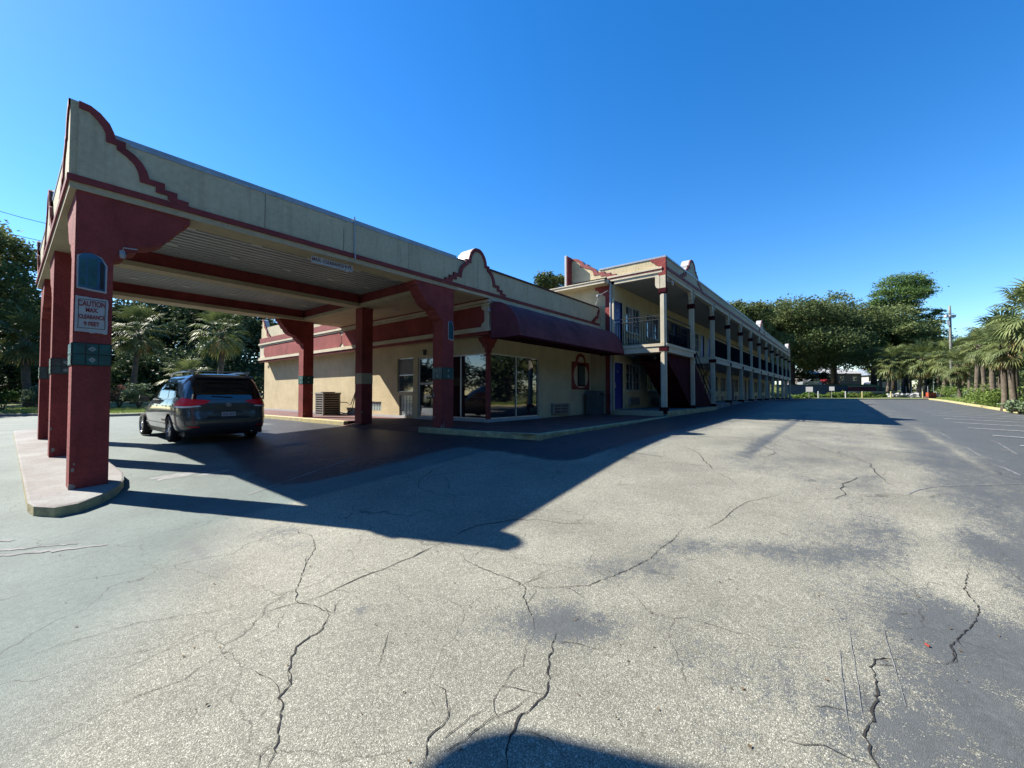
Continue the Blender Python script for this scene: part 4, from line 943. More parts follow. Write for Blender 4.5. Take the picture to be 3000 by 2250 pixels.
mb=MB(); mb.tube([(16.55,7.93,6.05),(16.3,7.95,6.1),(16.0,8.15,5.9)],.014); mb.lathe([(0,-.06),(.07,-.04),(.08,.04),(0,.07)],(15.95,8.2,5.86),n=12); mb.tube([(15.95,8.2,5.8),(15.9,8.3,5.5),(16.3,8.2,5.45)],.01)
tag(mb.build('floodlight','white_metal',loc=(16.3,8,6)),'white floodlight on a bent arm at the motel corner pilaster','light')
mb=MB(); mb.lathe([(0,-.05),(.045,-.03),(.05,.05),(0,.07)],(16.92,5.42,6.16),n=10); mb.lathe([(0,-.05),(.045,-.03),(.05,.05),(0,.07)],(17.05,5.45,6.10),n=10); mb.tube([(16.75,5.55,6.2),(17.0,5.45,6.22)],.015)
tag(mb.build('floodlight','white_metal',loc=(16.9,5.45,6.15)),'twin white floodlight on the outer corner post of the motel','light')
mb=MB(); mb.tube([(16.9,7.6,1.4),(16.9,7.6,1.41)],.01)
# potted clutter by the second door and something leaning
mb=MB(); mb.lathe([(.0,0),(.13,0),(.17,.26),(.15,.27),(.0,.22)],(58.5,5.2,1.12),n=12)
tag(mb.build('flower_pot','sign_white',loc=(58.5,5.2,1.12),smooth=False),'pale pot standing beside the last gallery posts','pot')
# ---------------------------------------------------------------- minivan (local frame: rear axle at y=0, nose towards +y)
VL=3.03
van=thing('minivan','dark grey minivan seen from behind, parked under the canopy','minivan',(3.60,13.25,G(3.6,14.7)),rz=R(.6),local=True)
def interp(t,xs_,ys_):
    if t<=xs_[0]: return ys_[0]
    for a,b_,c,d in zip(xs_[:-1],xs_[1:],ys_[:-1],ys_[1:]):
        if t<=b_: 
            k=(t-a)/(b_-a); return c+(d-c)*k
    return ys_[-1]
Zs=[.20,.26,.34,.45,.60,.75,.86,.95,1.02,1.10,1.20,1.32,1.44,1.54,1.61,1.66,1.695,1.72,1.735]
def vw(z): return interp(z,[.20,.26,.34,.5,.7,.9,1.0,1.06,1.3,1.5,1.6,1.66,1.70,1.735],[.80,.90,.95,.975,.99,.985,.965,.94,.885,.815,.755,.69,.60,.40])
def vr(z): return interp(z,[.20,.26,.34,.5,.62,.70,.80,.95,1.05,1.2,1.4,1.55,1.64,1.69,1.735],[-.88,-1.0,-1.07,-1.10,-1.09,-1.045,-1.035,-1.03,-1.01,-.965,-.885,-.80,-.74,-.64,-.40])
def vf(z): return interp(z,[.20,.26,.34,.5,.62,.75,.86,.95,1.02,1.10,1.3,1.5,1.6,1.66,1.70,1.735],[3.75,3.9,3.95,3.98,3.96,3.9,3.72,3.35,2.95,2.75,2.35,1.9,1.62,1.35,1.05,.7])
VC=.9
def contour(z,n=96):
    w,a,b_=vw(z),VC-vr(z),vf(z)-VC; pts=[]
    for i in range(n):
        t=2*PI*i/n; c,s=math.cos(t),math.sin(t); e=7.0 if s<0 else 3.6
        l=a if s<0 else b_
        # superellipse with even spacing by angle
        k=(abs(c)**e+abs(s)**e)**(-1/e); pts.append((w*k*c, VC+l*k*s))
    return pts
mb=MB(); n=96
for z in Zs:
    for x,y in contour(z,n): mb.v.append((x,y,z+(.0 if z<1.6 else .012*(1-min(1,abs(y-VC)/2)))))
for i in range(len(Zs)-1):
    for k in range(n):
        k2=(k+1)%n; mb.f.append((i*n+k,i*n+k2,(i+1)*n+k2,(i+1)*n+k)); mb.m.append(0)
mb.f.append(tuple(range(n-1,-1,-1))); mb.m.append(0); e=(len(Zs)-1)*n; mb.f.append(tuple(e+k for k in range(n))); mb.m.append(0)
body=mb.build('body',['car_paint','black_plastic'],van,smooth=True)
cut=MB()
for y in (0,VL): cut.lathe([(0,-1.2),(.375,-1.2),(.375,-.60),(0,-.60)],(0,y,.345),ax='x',n=36); cut.lathe([(0,.60),(.375,.60),(.375,1.2),(0,1.2)],(0,y,.345),ax='x',n=36)
co=cut.build('cutter',['black_plastic'],van)
md=body.modifiers.new('b','BOOLEAN'); md.object=co; md.operation='DIFFERENCE'; md.solver='EXACT'
bpy.context.view_layer.update()
me=bpy.data.meshes.new_from_object(body.evaluated_get(bpy.context.evaluated_depsgraph_get())); body.modifiers.clear(); body.data=me; bpy.data.objects.remove(co)
bm=bmesh.new(); bm.from_mesh(me)
for f_ in bm.faces: f_.smooth=True
for e_ in bm.edges:
    if len(e_.link_faces)==2 and e_.calc_face_angle(0)>R(40): e_.smooth=False
bm.to_mesh(me); bm.free()
# surface sampler: s = metres along the contour from the rear centre line (positive = left side, -x)
_cc={}
def surf(s,z,off=.004):
    key=round(z,3)
    if key not in _cc:
        pts=contour(z,720); k0=540   # angle 270 deg = rear centre
        pl=[pts[(k0-i)%720] for i in range(361)]; acc=[0]
        for p,q in zip(pl[:-1],pl[1:]): acc.append(acc[-1]+math.dist(p,q))
        _cc[key]=(pl,acc)
    pl,acc=_cc[key]; a=abs(s); sg=1 if s>=0 else -1
    import bisect
    i=min(max(bisect.bisect_right(acc,a)-1,0),len(pl)-2); t=min(1,(a-acc[i])/(acc[i+1]-acc[i])) if acc[i+1]>acc[i] else 0
    x=pl[i][0]*(1-t)+pl[i+1][0]*t; y=pl[i][1]*(1-t)+pl[i+1][1]*t
    dx,dy=pl[i+1][0]-pl[i][0],pl[i+1][1]-pl[i][1]; q=math.hypot(dx,dy) or 1; nx_,ny_=dy/q,-dx/q
    if nx_*x+ny_*(y-VC)<0: nx_,ny_=-nx_,-ny_
    x+=nx_*off; y+=ny_*off
    return (x*sg,y,z)
def inpoly(p,poly):
    c=False; j=len(poly)-1
    for i in range(len(poly)):
        if (poly[i][1]>p[1])!=(poly[j][1]>p[1]) and p[0]<(poly[j][0]-poly[i][0])*(p[1]-poly[i][1])/(poly[j][1]-poly[i][1])+poly[i][0]: c=not c
        j=i
    return c
def patch(name,poly,mat,parent,off=.005,step=.02,sides=(1,-1),joined=False):
    """skin panel following the body: horizontal strips between the outline's left and right edges"""
    zs_=[p[1] for p in poly]; z0,z1=min(zs_),max(zs_); nz=max(2,int((z1-z0)/step)); out=[]
    for sd in sides:
        mb=MB() if not joined or sd==sides[0] else mb
        rows=[]
        for j in range(nz+1):
            z=z0+(z1-z0)*(j+.001 if j==0 else (j-.001 if j==nz else j))/nz; xsn=[]
            for (a,b_),(c,d) in zip(poly,poly[1:]+poly[:1]):
                if (b_-z)*(d-z)<0: xsn.append(a+(c-a)*(z-b_)/(d-b_))
            rows.append((z,min(xsn),max(xsn)))
        m_=max(2,int(max(r_[2]-r_[1] for r_ in rows)/.03)); n0=len(mb.v)
        for z,a,b_ in rows:
            for i in range(m_+1):
                s=(a+(b_-a)*i/m_)*sd; mb.v.append(surf(s,z,off))
        for j in range(len(rows)-1):
            for i in range(m_): a_=n0+j*(m_+1)+i; mb.f.append((a_,a_+1,a_+m_+2,a_+m_+1)); mb.m.append(0)
        if not joined: out.append(mb.build(name,mat,parent,smooth=True,normals=True))
    if joined: out.append(mb.build(name,mat,parent,smooth=True))
    return out
# rear half width .98 -> corner at about s=.9 ; side positions s = .93+ (y+1.0)
S=lambda y: .90+(y+.99)
patch('rear_window',[(-.80,1.08),(.80,1.08),(.72,1.35),(.64,1.60),(-.64,1.60),(-.72,1.35)],'car_glass',van,sides=(1,))
for i_,q in enumerate(([(S(-.72),1.10),(S(.10),1.09),(S(.10),1.54),(S(-.42),1.54)],[(S(.16),1.09),(S(1.05),1.08),(S(1.05),1.55),(S(.16),1.55)],[(S(1.12),1.08),(S(2.35),1.07),(S(1.75),1.44),(S(1.40),1.55),(S(1.12),1.55)])):
    patch('side_window',q,'car_glass',van,sides=(1,-1))
patch('windshield',[(4.45,1.12),(5.2,1.12),(4.55,1.50),(3.75,1.50)],'car_glass',van,sides=(1,-1))
patch('window_trim',[(S(-.85),1.062),(S(2.5),1.052),(S(2.5),1.070),(S(-.85),1.080)],'lamp_clear',van,off=.007,step=.008)
for t in patch('tail_light',[(.50,.96),(.96,.90),(1.42,.93),(1.26,1.03),(.98,1.13),(.80,1.10),(.36,1.055)],'lamp_red',van,off=.010): pass
patch('reversing_light',[(.56,.905),(.94,.872),(1.34,.885),(1.30,.918),(.96,.905),(.62,.935)],'lamp_clear',van,off=.013,step=.008)
patch('bumper_recess',[(-.50,.60),(.50,.60),(.38,.70),(.26,.80),(-.26,.80),(-.38,.70)],'black_plastic',van,off=.004,sides=(1,))
patch('tailgate_panel',[(-.46,.625),(.46,.625),(.35,.70),(.245,.775),(-.245,.775),(-.35,.70)],'car_paint',van,off=.006,sides=(1,))
patch('reflector',[(.62,.40),(.84,.40),(.84,.425),(.62,.425)],'lamp_red',van,off=.008,step=.01)
patch('bumper_line',[(-.86,.595),(.86,.595),(.86,.605),(-.86,.605)],'black_plastic',van,off=.004,step=.004,sides=(1,))
patch('panel_gap',[(.885,.60),(.893,.60),(.893,1.0),(.885,1.0)],'black_plastic',van,off=.004)
patch('panel_gap',[(.80,1.06),(.81,1.06),(.66,1.62),(.65,1.62)],'black_plastic',van,off=.005)
for y in (.13,1.085,2.2): patch('door_gap',[(S(y),.34),(S(y)+.009,.34),(S(y)+.009,1.05),(S(y),1.05)],'black_plastic',van,off=.004)
patch('sill_trim',[(S(.42),.27),(S(2.6),.27),(S(2.6),.33),(S(.42),.33)],'black_plastic',van,off=.006)
patch('side_moulding',[(S(.42),.44),(S(2.5),.44),(S(2.5),.465),(S(.42),.465)],'car_paint',van,off=.016)
patch('door_handle',[(S(.26),.90),(S(.44),.90),(S(.44),.93),(S(.26),.93)],'aluminium',van,off=.03,step=.01)
patch('door_handle',[(S(1.2),.90),(S(1.38),.90),(S(1.38),.93),(S(1.2),.93)],'aluminium',van,off=.03,step=.01)
mb=MB(); mb.box(-.155,.155,-1.075,-1.062,.645,.765); pl=mb.build('licence_plate','sign_white',van)
mb=MB(); rp=random.Random(12)
for i in range(7):
    x=-.12+.036*i
    if i==3: mb.box(x,x+.012,-1.078,-1.0755,.69,.70); continue
    mb.box(x,x+.022,-1.078,-1.0755,.732,.740); mb.box(x,x+.007,-1.078,-1.0755,.675,.730)
    if rp.random()<.6: mb.box(x+.015,x+.022,-1.078,-1.0755,.675,.730)
    if rp.random()<.6: mb.box(x+.007,x+.015,-1.078,-1.0755,.700,.708)
mb.build('plate_marks','door_blue',pl)
mb=MB()
for i in range(24):
    for (ra,rb,dx) in ((.065,.045,0),(.022,.043,0),(.042,.015,0)):
        a0,a1=2*PI*i/24,2*PI*(i+1)/24; w=.007; cz=.945+(.016 if rb==.015 else 0)
        mb.quad((ra*math.cos(a0),-1.047,cz+rb*math.sin(a0)),(ra*math.cos(a1),-1.047,cz+rb*math.sin(a1)),((ra-w)*math.cos(a1),-1.047,cz+(rb-w)*math.sin(a1)),((ra-w)*math.cos(a0),-1.047,cz+(rb-w)*math.sin(a0)))
mb.build('emblem','aluminium',van,normals=False)
mb=MB()
for sx in (-1,1):
    mb.tube([(sx*.60,-.45,1.70),(sx*.62,-.40,1.775),(sx*.63,.3,1.80),(sx*.63,1.2,1.79),(sx*.62,1.5,1.70)],.020,n=8)
mb.build('roof_rail','aluminium',van,smooth=True)
mb=MB()
for y in (-.38,): mb.box(-.62,.62,y-.03,y+.03,1.79,1.815)
for sx in (-1,1): mb.box(sx*.62-.05,sx*.62+.05,-.46,-.30,1.755,1.825)
mb.build('roof_crossbar','white_metal',van)
mb=MB(); mb.grid(lambda u,v:((-.66+1.32*u),-.80+.22*v-.05*math.sin(PI*u)*(1-v),1.635+.075*v),16,4); mb.grid(lambda u,v:((-.66+1.32*u),-.80-.05*math.sin(PI*u)+.03*v,1.635-.02*v),16,2); mb.build('rear_spoiler','car_paint',van,smooth=True)
mb=MB()
for sx in (-1,1):
    mb.grid(lambda u,v:(sx*(1.0+.20*u),2.02+.10*math.cos(PI*v)*.6,1.08+.09*math.sin(PI*(v-.5))+.01*u),4,6)
    mb.cbox((sx*1.09,2.05,1.10),(.20,.09,.15))
mb.build('wing_mirror','car_paint',van)
mb=MB(); mb.tube([(.10,-1.02,1.13),(-.35,-1.0,1.16)],.008,n=6); mb.build('rear_wiper','black_plastic',van)
MB().box(-.85,.85,-.85,3.7,.18,.30).build('underbody','black_plastic',van)
mb=MB(); mb.tube([(.55,-.98,.26),(.55,-.75,.27)],.03); mb.build('exhaust','aluminium',van)
for sx in (-1,1):
    for y in (0,VL):
        x=sx*.865; prof=[(.22,-.11),(.30,-.112),(.325,-.10),(.335,-.07),(.337,0),(.335,.07),(.325,.10),(.30,.112),(.22,.11)]
        wh=MB().lathe(prof,(x,y,.335),ax='x',n=36).build('wheel','tyre',van,smooth=True)
        p=MB(); o_=sx*.095
        p.lathe([(.235,o_),(.225,o_-sx*.02),(.20,o_-sx*.10)],(x,y,.335),ax='x',n=36)
        for k in range(10):
            a=2*PI*k/10+.1; c,s=math.cos(a),math.sin(a); wdt=.022
            q=lambda r_,t: (x+o_-sx*(.004+.02*(1-r_/.23)),y+r_*c-t*s,.335+r_*s+t*c)
            p.quad(q(.04,-wdt*.8),q(.04,wdt*.8),q(.225,wdt*1.15),q(.225,-wdt*1.15))
        p.lathe([(.055,o_-sx*.01),(.045,o_+sx*.004),(0,o_+sx*.006)],(x,y,.335),ax='x',n=16)
        p.build('rim','rim',wh,normals=False); p=MB(); p.lathe([(.225,o_-sx*.06),(0,o_-sx*.06)],(x,y,.335),ax='x',n=24); p.build('brake_disc','black_plastic',wh)
# ---------------------------------------------------------------- vegetation
def leafcloud(mb,tints,lobes,n,size,rnd,flat=.75,shell=.55,asp=.55):
    """small leaf-clump faces scattered through overlapping ellipsoid lobes (x,y,z,rx,ry,rz)"""
    vol=[l[3]*l[4]*l[5] for l in lobes]; tot=sum(v**.75 for v in vol)
    for l,v in zip(lobes,vol):
        k=int(n*v**.75/tot); sub=max(5,int(k/70)); cl=[]
        for _ in range(sub):
            while True:
                p=Vector((rnd.gauss(0,1),rnd.gauss(0,1),rnd.gauss(0,1)))
                if p.length>.1: break
            p.normalize(); r=rnd.uniform(shell,1.0)**.6
            cl.append((Vector((l[0]+p.x*l[3]*r,l[1]+p.y*l[4]*r,l[2]+p.z*l[5]*r)),rnd.random()))
        for _ in range(k):
            c,tn=cl[int(rnd.random()*sub)]; sp=.20*max(l[3],l[5])
            p=c+Vector((rnd.gauss(0,sp),rnd.gauss(0,sp),rnd.gauss(0,sp*flat*.8)))
            s=size*rnd.uniform(.55,1.35); u=Vector((rnd.gauss(0,1),rnd.gauss(0,1),rnd.gauss(0,.6))).normalized()
            w=u.cross(Vector((rnd.gauss(0,1),rnd.gauss(0,1),rnd.gauss(0,1)))).normalized()*s*asp; u=u*s
            n0=len(mb.v); mb.v+=[tuple(p-u),tuple(p+w*.9),tuple(p+u),tuple(p-w*.9)]; mb.f.append((n0,n0+1,n0+2,n0+3)); mb.m.append(0)
            t=min(1,max(0,.72*tn+.28*rnd.random())); tints+= [t]*4
def trunk_tube(mb,pts,r0,r1,n=8):
    rs=[r0+(r1-r0)*(i/(len(pts)-1))**.8 for i in range(len(pts))]; mb.tube(pts,rs,n=n)
def tree(name,label,cat,x,y,h,rx,lobes,n,size,leaf,seed,trunk_r=.3,limbs=6,group=None,flat=.75,bark='bark',tz=None,shell=.55,asp=.55):
    """lobes given relative to the base in metres"""
    rnd=random.Random(seed); z=G(x,y) if tz is None else tz; t=thing(name,label,cat,(x,y,z),group,local=True)
    mb=MB(); top=max(l[2] for l in lobes); mid=(rnd.uniform(-.3,.3),rnd.uniform(-.3,.3),h*.38)
    trunk_tube(mb,[(0,0,-.3),(mid[0]*.5,mid[1]*.5,h*.18),mid],trunk_r,trunk_r*.75)
    tb=mb.build('trunk',bark,t,smooth=True); 
    mb=MB()
    for l in sorted(lobes,key=lambda q:-q[3])[:limbs]:
        a=Vector(mid)*rnd.uniform(.7,1.0); e=Vector(l[:3]); m_=(a+e)/2+Vector((rnd.uniform(-.4,.4),rnd.uniform(-.4,.4),rnd.uniform(-.2,.5)))
        trunk_tube(mb,[tuple(a),tuple(m_),tuple(e)],trunk_r*.45,trunk_r*.1,n=6)
        for _ in range(3):
            d=Vector((rnd.uniform(-1,1)*l[3],rnd.uniform(-1,1)*l[4],rnd.uniform(-.4,1)*l[5]))*.8; trunk_tube(mb,[tuple(m_),tuple((m_+e+d)/2),tuple(e+d)],trunk_r*.2,.02,n=5)
    mb.build('limb',bark,tb,smooth=True)
    lobes=[(a_,b_,c_+rnd.uniform(-.4,.5),d_*rnd.uniform(.75,1.2),e_*rnd.uniform(.75,1.2),f_*rnd.uniform(.8,1.15)) for a_,b_,c_,d_,e_,f_ in lobes]
    mb=MB(); tints=[]; leafcloud(mb,tints,lobes,n,size,rnd,flat,shell,asp); mb.build('crown',leaf,t,normals=False,tint=tints); return t
def oak_lobes(rnd,R_,h,k=16,low=.35):
    out=[]
    for i in range(k):
        a=rnd.uniform(0,2*PI); q=rnd.random()**.5; zz=h*(low+(1-low)*rnd.random()**.8)*.9
        rr=R_*q*(1-.55*max(0,(zz/h-.55))/.45); s=R_*rnd.uniform(.28,.45)
        out.append((rr*math.cos(a),rr*math.sin(a),zz,s,s,s*.62))
    out.append((0,0,h*.82,R_*.45,R_*.45,h*.13)); return out
# ---- palms
def frond(mb,tints,rnd,base,az,el,L_,fan,droop,tint,nl=20):
    d=Vector((math.cos(az)*math.cos(el),math.sin(az)*math.cos(el),math.sin(el))); p0=Vector(base); pts=[p0]; dd=d.copy()
    for i in range(4):
        dd=(dd+Vector((0,0,-droop*.10))).normalized(); pts.append(pts[-1]+dd*L_/4)
    n0=len(mb.v); side=dd.cross(Vector((0,0,1))); side=side.normalized() if side.length>.05 else Vector((1,0,0)); up=side.cross(dd).normalized()
    for p in pts: mb.v+=[tuple(p-side*.018),tuple(p+side*.018)]; tints+=[tint,tint]
    for i in range(4): mb.f.append((n0+2*i,n0+2*i+1,n0+2*i+3,n0+2*i+2)); mb.m.append(0)
    hub=pts[-1]
    for i in range(nl):
        a=(i/(nl-1)-.5)*R(235); ln=fan*(.62+.38*math.cos(a*.75))*rnd.uniform(.85,1.08)
        q=(dd*math.cos(a)+side*math.sin(a)+up*(.25*abs(math.sin(a))+rnd.uniform(-.08,.08))).normalized()
        w=(q.cross(up)).normalized()*.034*fan/.8
        m1=hub+q*ln*.55+up*.02; q2=(q+Vector((0,0,-1))*(droop*.35+.25+rnd.uniform(0,.25))).normalized(); e=m1+q2*ln*.45
        n0=len(mb.v); mb.v+=[tuple(hub),tuple(m1-w),tuple(m1+w),tuple(e)]; mb.f.append((n0,n0+1,n0+2)); mb.m.append(0); mb.f.append((n0+1,n0+3,n0+2)); mb.m.append(0)
        tt=min(1,max(0,tint+rnd.uniform(-.15,.15))); tints+=[tt]*4
def palm(seed,h,lean=0,nf=38,fan=.85,pet=1.0,dead=14,r=.16,loc=(0,0,0),label='palm',group=None,boots=True,name='palm_tree',az0=0):
    rnd=random.Random(seed); t=thing(name,label,'palm tree',loc,group,local=True)
    top=Vector((lean*h,0,h)); pts=[]
    for i in range(8):
        u=i/7; pts.append((lean*h*u**1.4+.05*math.sin(u*5+seed),.05*math.sin(u*4+seed*2),h*u-.3*(1-u)))
    pts[-1]=tuple(top)
    mb=MB(); mb.tube(pts,[r*1.5,r*1.12,r,r*.97,r*.98,r*1.0,r*1.1,r*.9],n=10); tr=mb.build('trunk','palm_bark',t,smooth=True)
    if boots:
        mb=MB()
        for i in range(46):
            a=i*2.4; z=h-1.25+1.2*i/46; c=Vector((top.x-(h-z)*lean*.9,0,z)); d=Vector((math.cos(a),math.sin(a),.9)).normalized(); s=Vector((-math.sin(a),math.cos(a),0))*.05
            p=c+Vector((math.cos(a),math.sin(a),0))*r*.8; e=p+d*.30; mb.quad(tuple(p-s),tuple(p+s),tuple(e+s*.5),tuple(e-s*.5))
        mb.build('leaf_boots','palm_boot',tr,normals=False)
    mb=MB(); tints=[]
    for i in range(nf):
        az=i*2.399+rnd.uniform(-.2,.2); u=i/nf; el=R(80-128*u+rnd.uniform(-9,9))
        frond(mb,tints,rnd,top+Vector((0,0,-.25*u)),az,el,pet*rnd.uniform(.85,1.15),fan*rnd.uniform(.9,1.1),.7+1.0*u,.25+.5*rnd.random()+.15*u)
    mb.build('crown','leaf_palm',t,normals=False,tint=tints)
    if dead:
        mb=MB(); tints=[]
        for i in range(dead):
            frond(mb,tints,rnd,top+Vector((0,0,-.45)),i*2.399,R(rnd.uniform(-75,-35)),pet*.7,fan*.8,1.6,rnd.random(),nl=12)
        mb.build('dead_fronds','leaf_palm_dry',t,normals=False,tint=tints)
    return t
def place(src,x,y,label,sc=1.0,rz=0,dz=0):
    c=copy_tree(src); c.location=(x,y,G(x,y)+dz); c.rotation_euler.z=rz; c.scale=(sc,sc,sc); c['label']=label; return c
GR='cabbage palms along the right-hand verge'
def pp(px,d): return F2(px,d)
x,y=pp(2941,27); pA=palm(11,4.2,.02,nf=36,fan=.85,pet=.82,loc=(x,y,G(x,y)+.08),label='palm with straight grey trunk, second from the right edge of the verge row',group=GR,dead=22)
x,y=pp(2969,25.5); pB=palm(12,4.2,.0,nf=34,fan=.84,pet=.82,loc=(x,y,G(x,y)+.08),label='palm with a dark straight trunk close to the right edge of the picture',group=GR,dead=16)
x,y=pp(2860,34); pC=palm(13,4.9,.10,nf=34,fan=.85,pet=.82,loc=(x,y,G(x,y)+.08),label='palm with a thin pale trunk leaning to the right beside the green bush',group=GR,dead=14); pC.rotation_euler.z=R(-35)
x,y=pp(2812,42); pD=palm(14,3.6,-.12,nf=40,fan=1.0,pet=1.0,loc=(x,y,G(x,y)+.08),label='short palm with a pale leaning trunk right behind the light pole',group=GR,dead=34); pD.rotation_euler.z=R(-35)
x,y=pp(2668,62); pE=palm(15,6.2,.03,nf=42,fan=.88,pet=.75,loc=(x,y,G(x,y)+.08),label='palm in the far row above the white rubble',group=GR,dead=20)
x,y=pp(2842,46); pF=palm(16,5.2,-.03,nf=40,fan=.88,pet=.75,loc=(x,y,G(x,y)+.08),label='dark-trunked palm left of the leaning pale palm',group=GR,dead=26)
pal=[(pA,3030,22,1.30,'tallest palm, its crown cut by the right edge of the picture'),(pB,2912,37,1.25,'palm with a thick crown standing behind the leaning pale palm'),
(pF,2880,44,1.15,'palm deep in the verge with its trunk hidden by bushes'),(pE,2800,58,1.0,'palm far back directly behind the wooden light pole'),
(pF,2752,60,1.12,'palm at the left of the light pole, its trunk pale and thin'),(pE,2712,62,.98,'palm above the end of the far chain-link fence'),
(pE,2625,64,.94,'second palm from the left end of the far row'),(pF,2578,65,1.22,'leftmost palm of the far row, next to the tall pine'),(pE,2645,70,1.15,'palm behind the far row, only its crown showing'),(pB,2975,31,1.25,'palm behind the two dark-trunked palms at the right edge'),(pD,2925,40,1.65,'shaggy palm with many brown dead fronds in the verge'),(pD,2762,54,1.5,'brown shaggy palm just left of the light pole'),(pE,2825,62,1.2,'far palm with its crown against the sky right of the pole'),
(pE,2868,54,1.18,'far palm between the pole and the thick-crowned palm'),(pE,2955,42,1.1,'tall palm at the back of the verge close to the right edge'),(pD,2690,58,1.5,'brown ragged palm over the orange barrier'),(pD,2600,60,1.45,'brown-skirted palm in the middle of the far row'),(pE,2905,50,1.2,'palm crown rising behind the shaggy brown palm')]
for i,(src,px,d,sc,lb) in enumerate(pal):
    x,y=pp(px,d); place(src,x,y,lb,sc,i*1.3,.06)
# left-hand palms
GL='palms at the edge of the dark wood'
def lp(seed,px,d,h,lean,lab,**k):
    x,y=pp(px,d); return palm(seed,h,lean,loc=(x,y,G(x,y)+.1),label=lab,group=GL,**k)
lp(21,84,30,5.0,-.05,'sunlit palm with a thick trunk at the far left',nf=44,fan=1.15,pet=1.2,dead=6,r=.24)
lp(22,392,31,5.6,.04,'palm with a slim mottled trunk left of the minivan',nf=44,fan=1.1,pet=1.2,dead=8,r=.17,az0=1)
lp(23,645,32,5.6,.0,'palm directly behind the minivan roof',nf=46,fan=1.15,pet=1.25,dead=8,r=.2)
lp(24,548,27,1.9,.0,'low bright palm in front of the wood, above the minivan',nf=34,fan=.95,pet=.9,dead=0,r=.16,boots=False)
lp(25,30,38,5.2,.0,'palm crown with yellow fronds under the big oak at the left edge',nf=40,fan=1.2,pet=1.2,dead=4,r=.2)
# background trees
def T(px,d,h,R_,n,size,leaf,seed,label,name='oak_tree',cat='tree',k=16,low=.35,dz=0,group='broadleaf trees behind the site',**kw):
    x,y=pp(px,d); rnd=random.Random(seed*7+1); return tree(name,label,cat,x,y,h,R_,oak_lobes(rnd,R_,h,k,low),n,size,leaf,seed,trunk_r=.035*h,group=group,tz=G(x,y)+dz,**kw)
# dark wood on the left
T(-60,33,15.5,6.2,22000,.17,'leaf_oak',31,'big oak rising above the palms at the left edge',k=22,low=.45)
T(80,42,12.0,5.0,14000,.20,'leaf_dark',37,'dark oak right of the big one, beside the canopy edge',k=16,low=.4)
wd=[(160,46,12,'dark tree seen between the canopy columns at the far left'),(300,44,11,'dark tree behind the slim mottled palm'),(430,47,12,'dark tree between the two tall palms'),(560,45,11.5,'dark tree above the low bright palm'),(690,46,11,'tree with sky gaps near the lobby wall corner'),(780,50,10,'dark tree touching the far corner of the lobby'),(40,52,12,'dark tree deep in the wood at the left edge')]
base=None
for i,(px,d,h,lb) in enumerate(wd):
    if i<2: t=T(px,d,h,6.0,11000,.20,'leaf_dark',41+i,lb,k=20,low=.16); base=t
    else: x,y=pp(px,d); t=place(base,x,y,lb,h/11.0,i*1.9)
# understorey
def shrubmass(name,label,pts,h,n,size,leaf,seed,kind='stuff',cat='shrubs',wid=1.6):
    rnd=random.Random(seed); mb=MB(); tints=[]; lob=[]
    for (a,b_),(c,d) in zip(pts[:-1],pts[1:]):
        k=max(1,int(math.hypot(c-a,d-b_)/(wid*.8)))
        for i in range(k):
            t=(i+rnd.random())/k; x,y=a+(c-a)*t+rnd.uniform(-.5,.5)*wid,b_+(d-b_)*t+rnd.uniform(-.5,.5)*wid; hh=h*rnd.uniform(.6,1.15); lob.append((x,y,G(x,y)+hh*.5,wid*.8,wid*.8,hh*.55))
    leafcloud(mb,tints,lob,n,size,rnd,.8,.3); o=mb.build(name,leaf,normals=False,tint=tints); return tag(o,label,cat,kind=kind)
A_=pp(-150,36);B_=pp(150,37);C_=pp(420,38);D_=pp(800,40)
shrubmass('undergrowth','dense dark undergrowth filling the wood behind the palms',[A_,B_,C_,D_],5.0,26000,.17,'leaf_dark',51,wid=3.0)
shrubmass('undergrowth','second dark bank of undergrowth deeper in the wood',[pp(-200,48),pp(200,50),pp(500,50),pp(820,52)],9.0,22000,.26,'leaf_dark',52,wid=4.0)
# flowering shrubs on the left
for (px,d,s,lb,lf) in ((108,29.5,1.0,'rounded shrub with reddish tips beside the thick palm trunk','leaf_silver'),(350,28,.9,'orange-tipped shrub left of the slim palm trunk','leaf_flower'),(408,27.5,1.05,'pale leafy shrub just left of the minivan','leaf_silver'),(8,27,.8,'small green bush at the extreme left edge','leaf_shrub')):
    x,y=pp(px,d); z=G(x,y)+.1; t=thing('shrub',lb,'shrub',(x,y,z),'shrubs on the left grass strip',local=True); rnd=random.Random(px)
    mb=MB()
    for i in range(7): a=i*.9; mb.tube([(0,0,-.1),(.25*math.cos(a),.25*math.sin(a),.6),(.5*s*math.cos(a),.5*s*math.sin(a),1.1*s)],[.03,.02,.01],n=5)
    mb.build('stem','bark',t)
    mb=MB(); tints=[]; leafcloud(mb,tints,[(0,0,1.05*s,.75*s,.75*s,.5*s),(.3,.2,1.3*s,.5,.5,.35),(-.4,0,.8*s,.45,.45,.4)],1500,.085,rnd,.8,.3); mb.build('foliage',lf,t,normals=False,tint=tints)
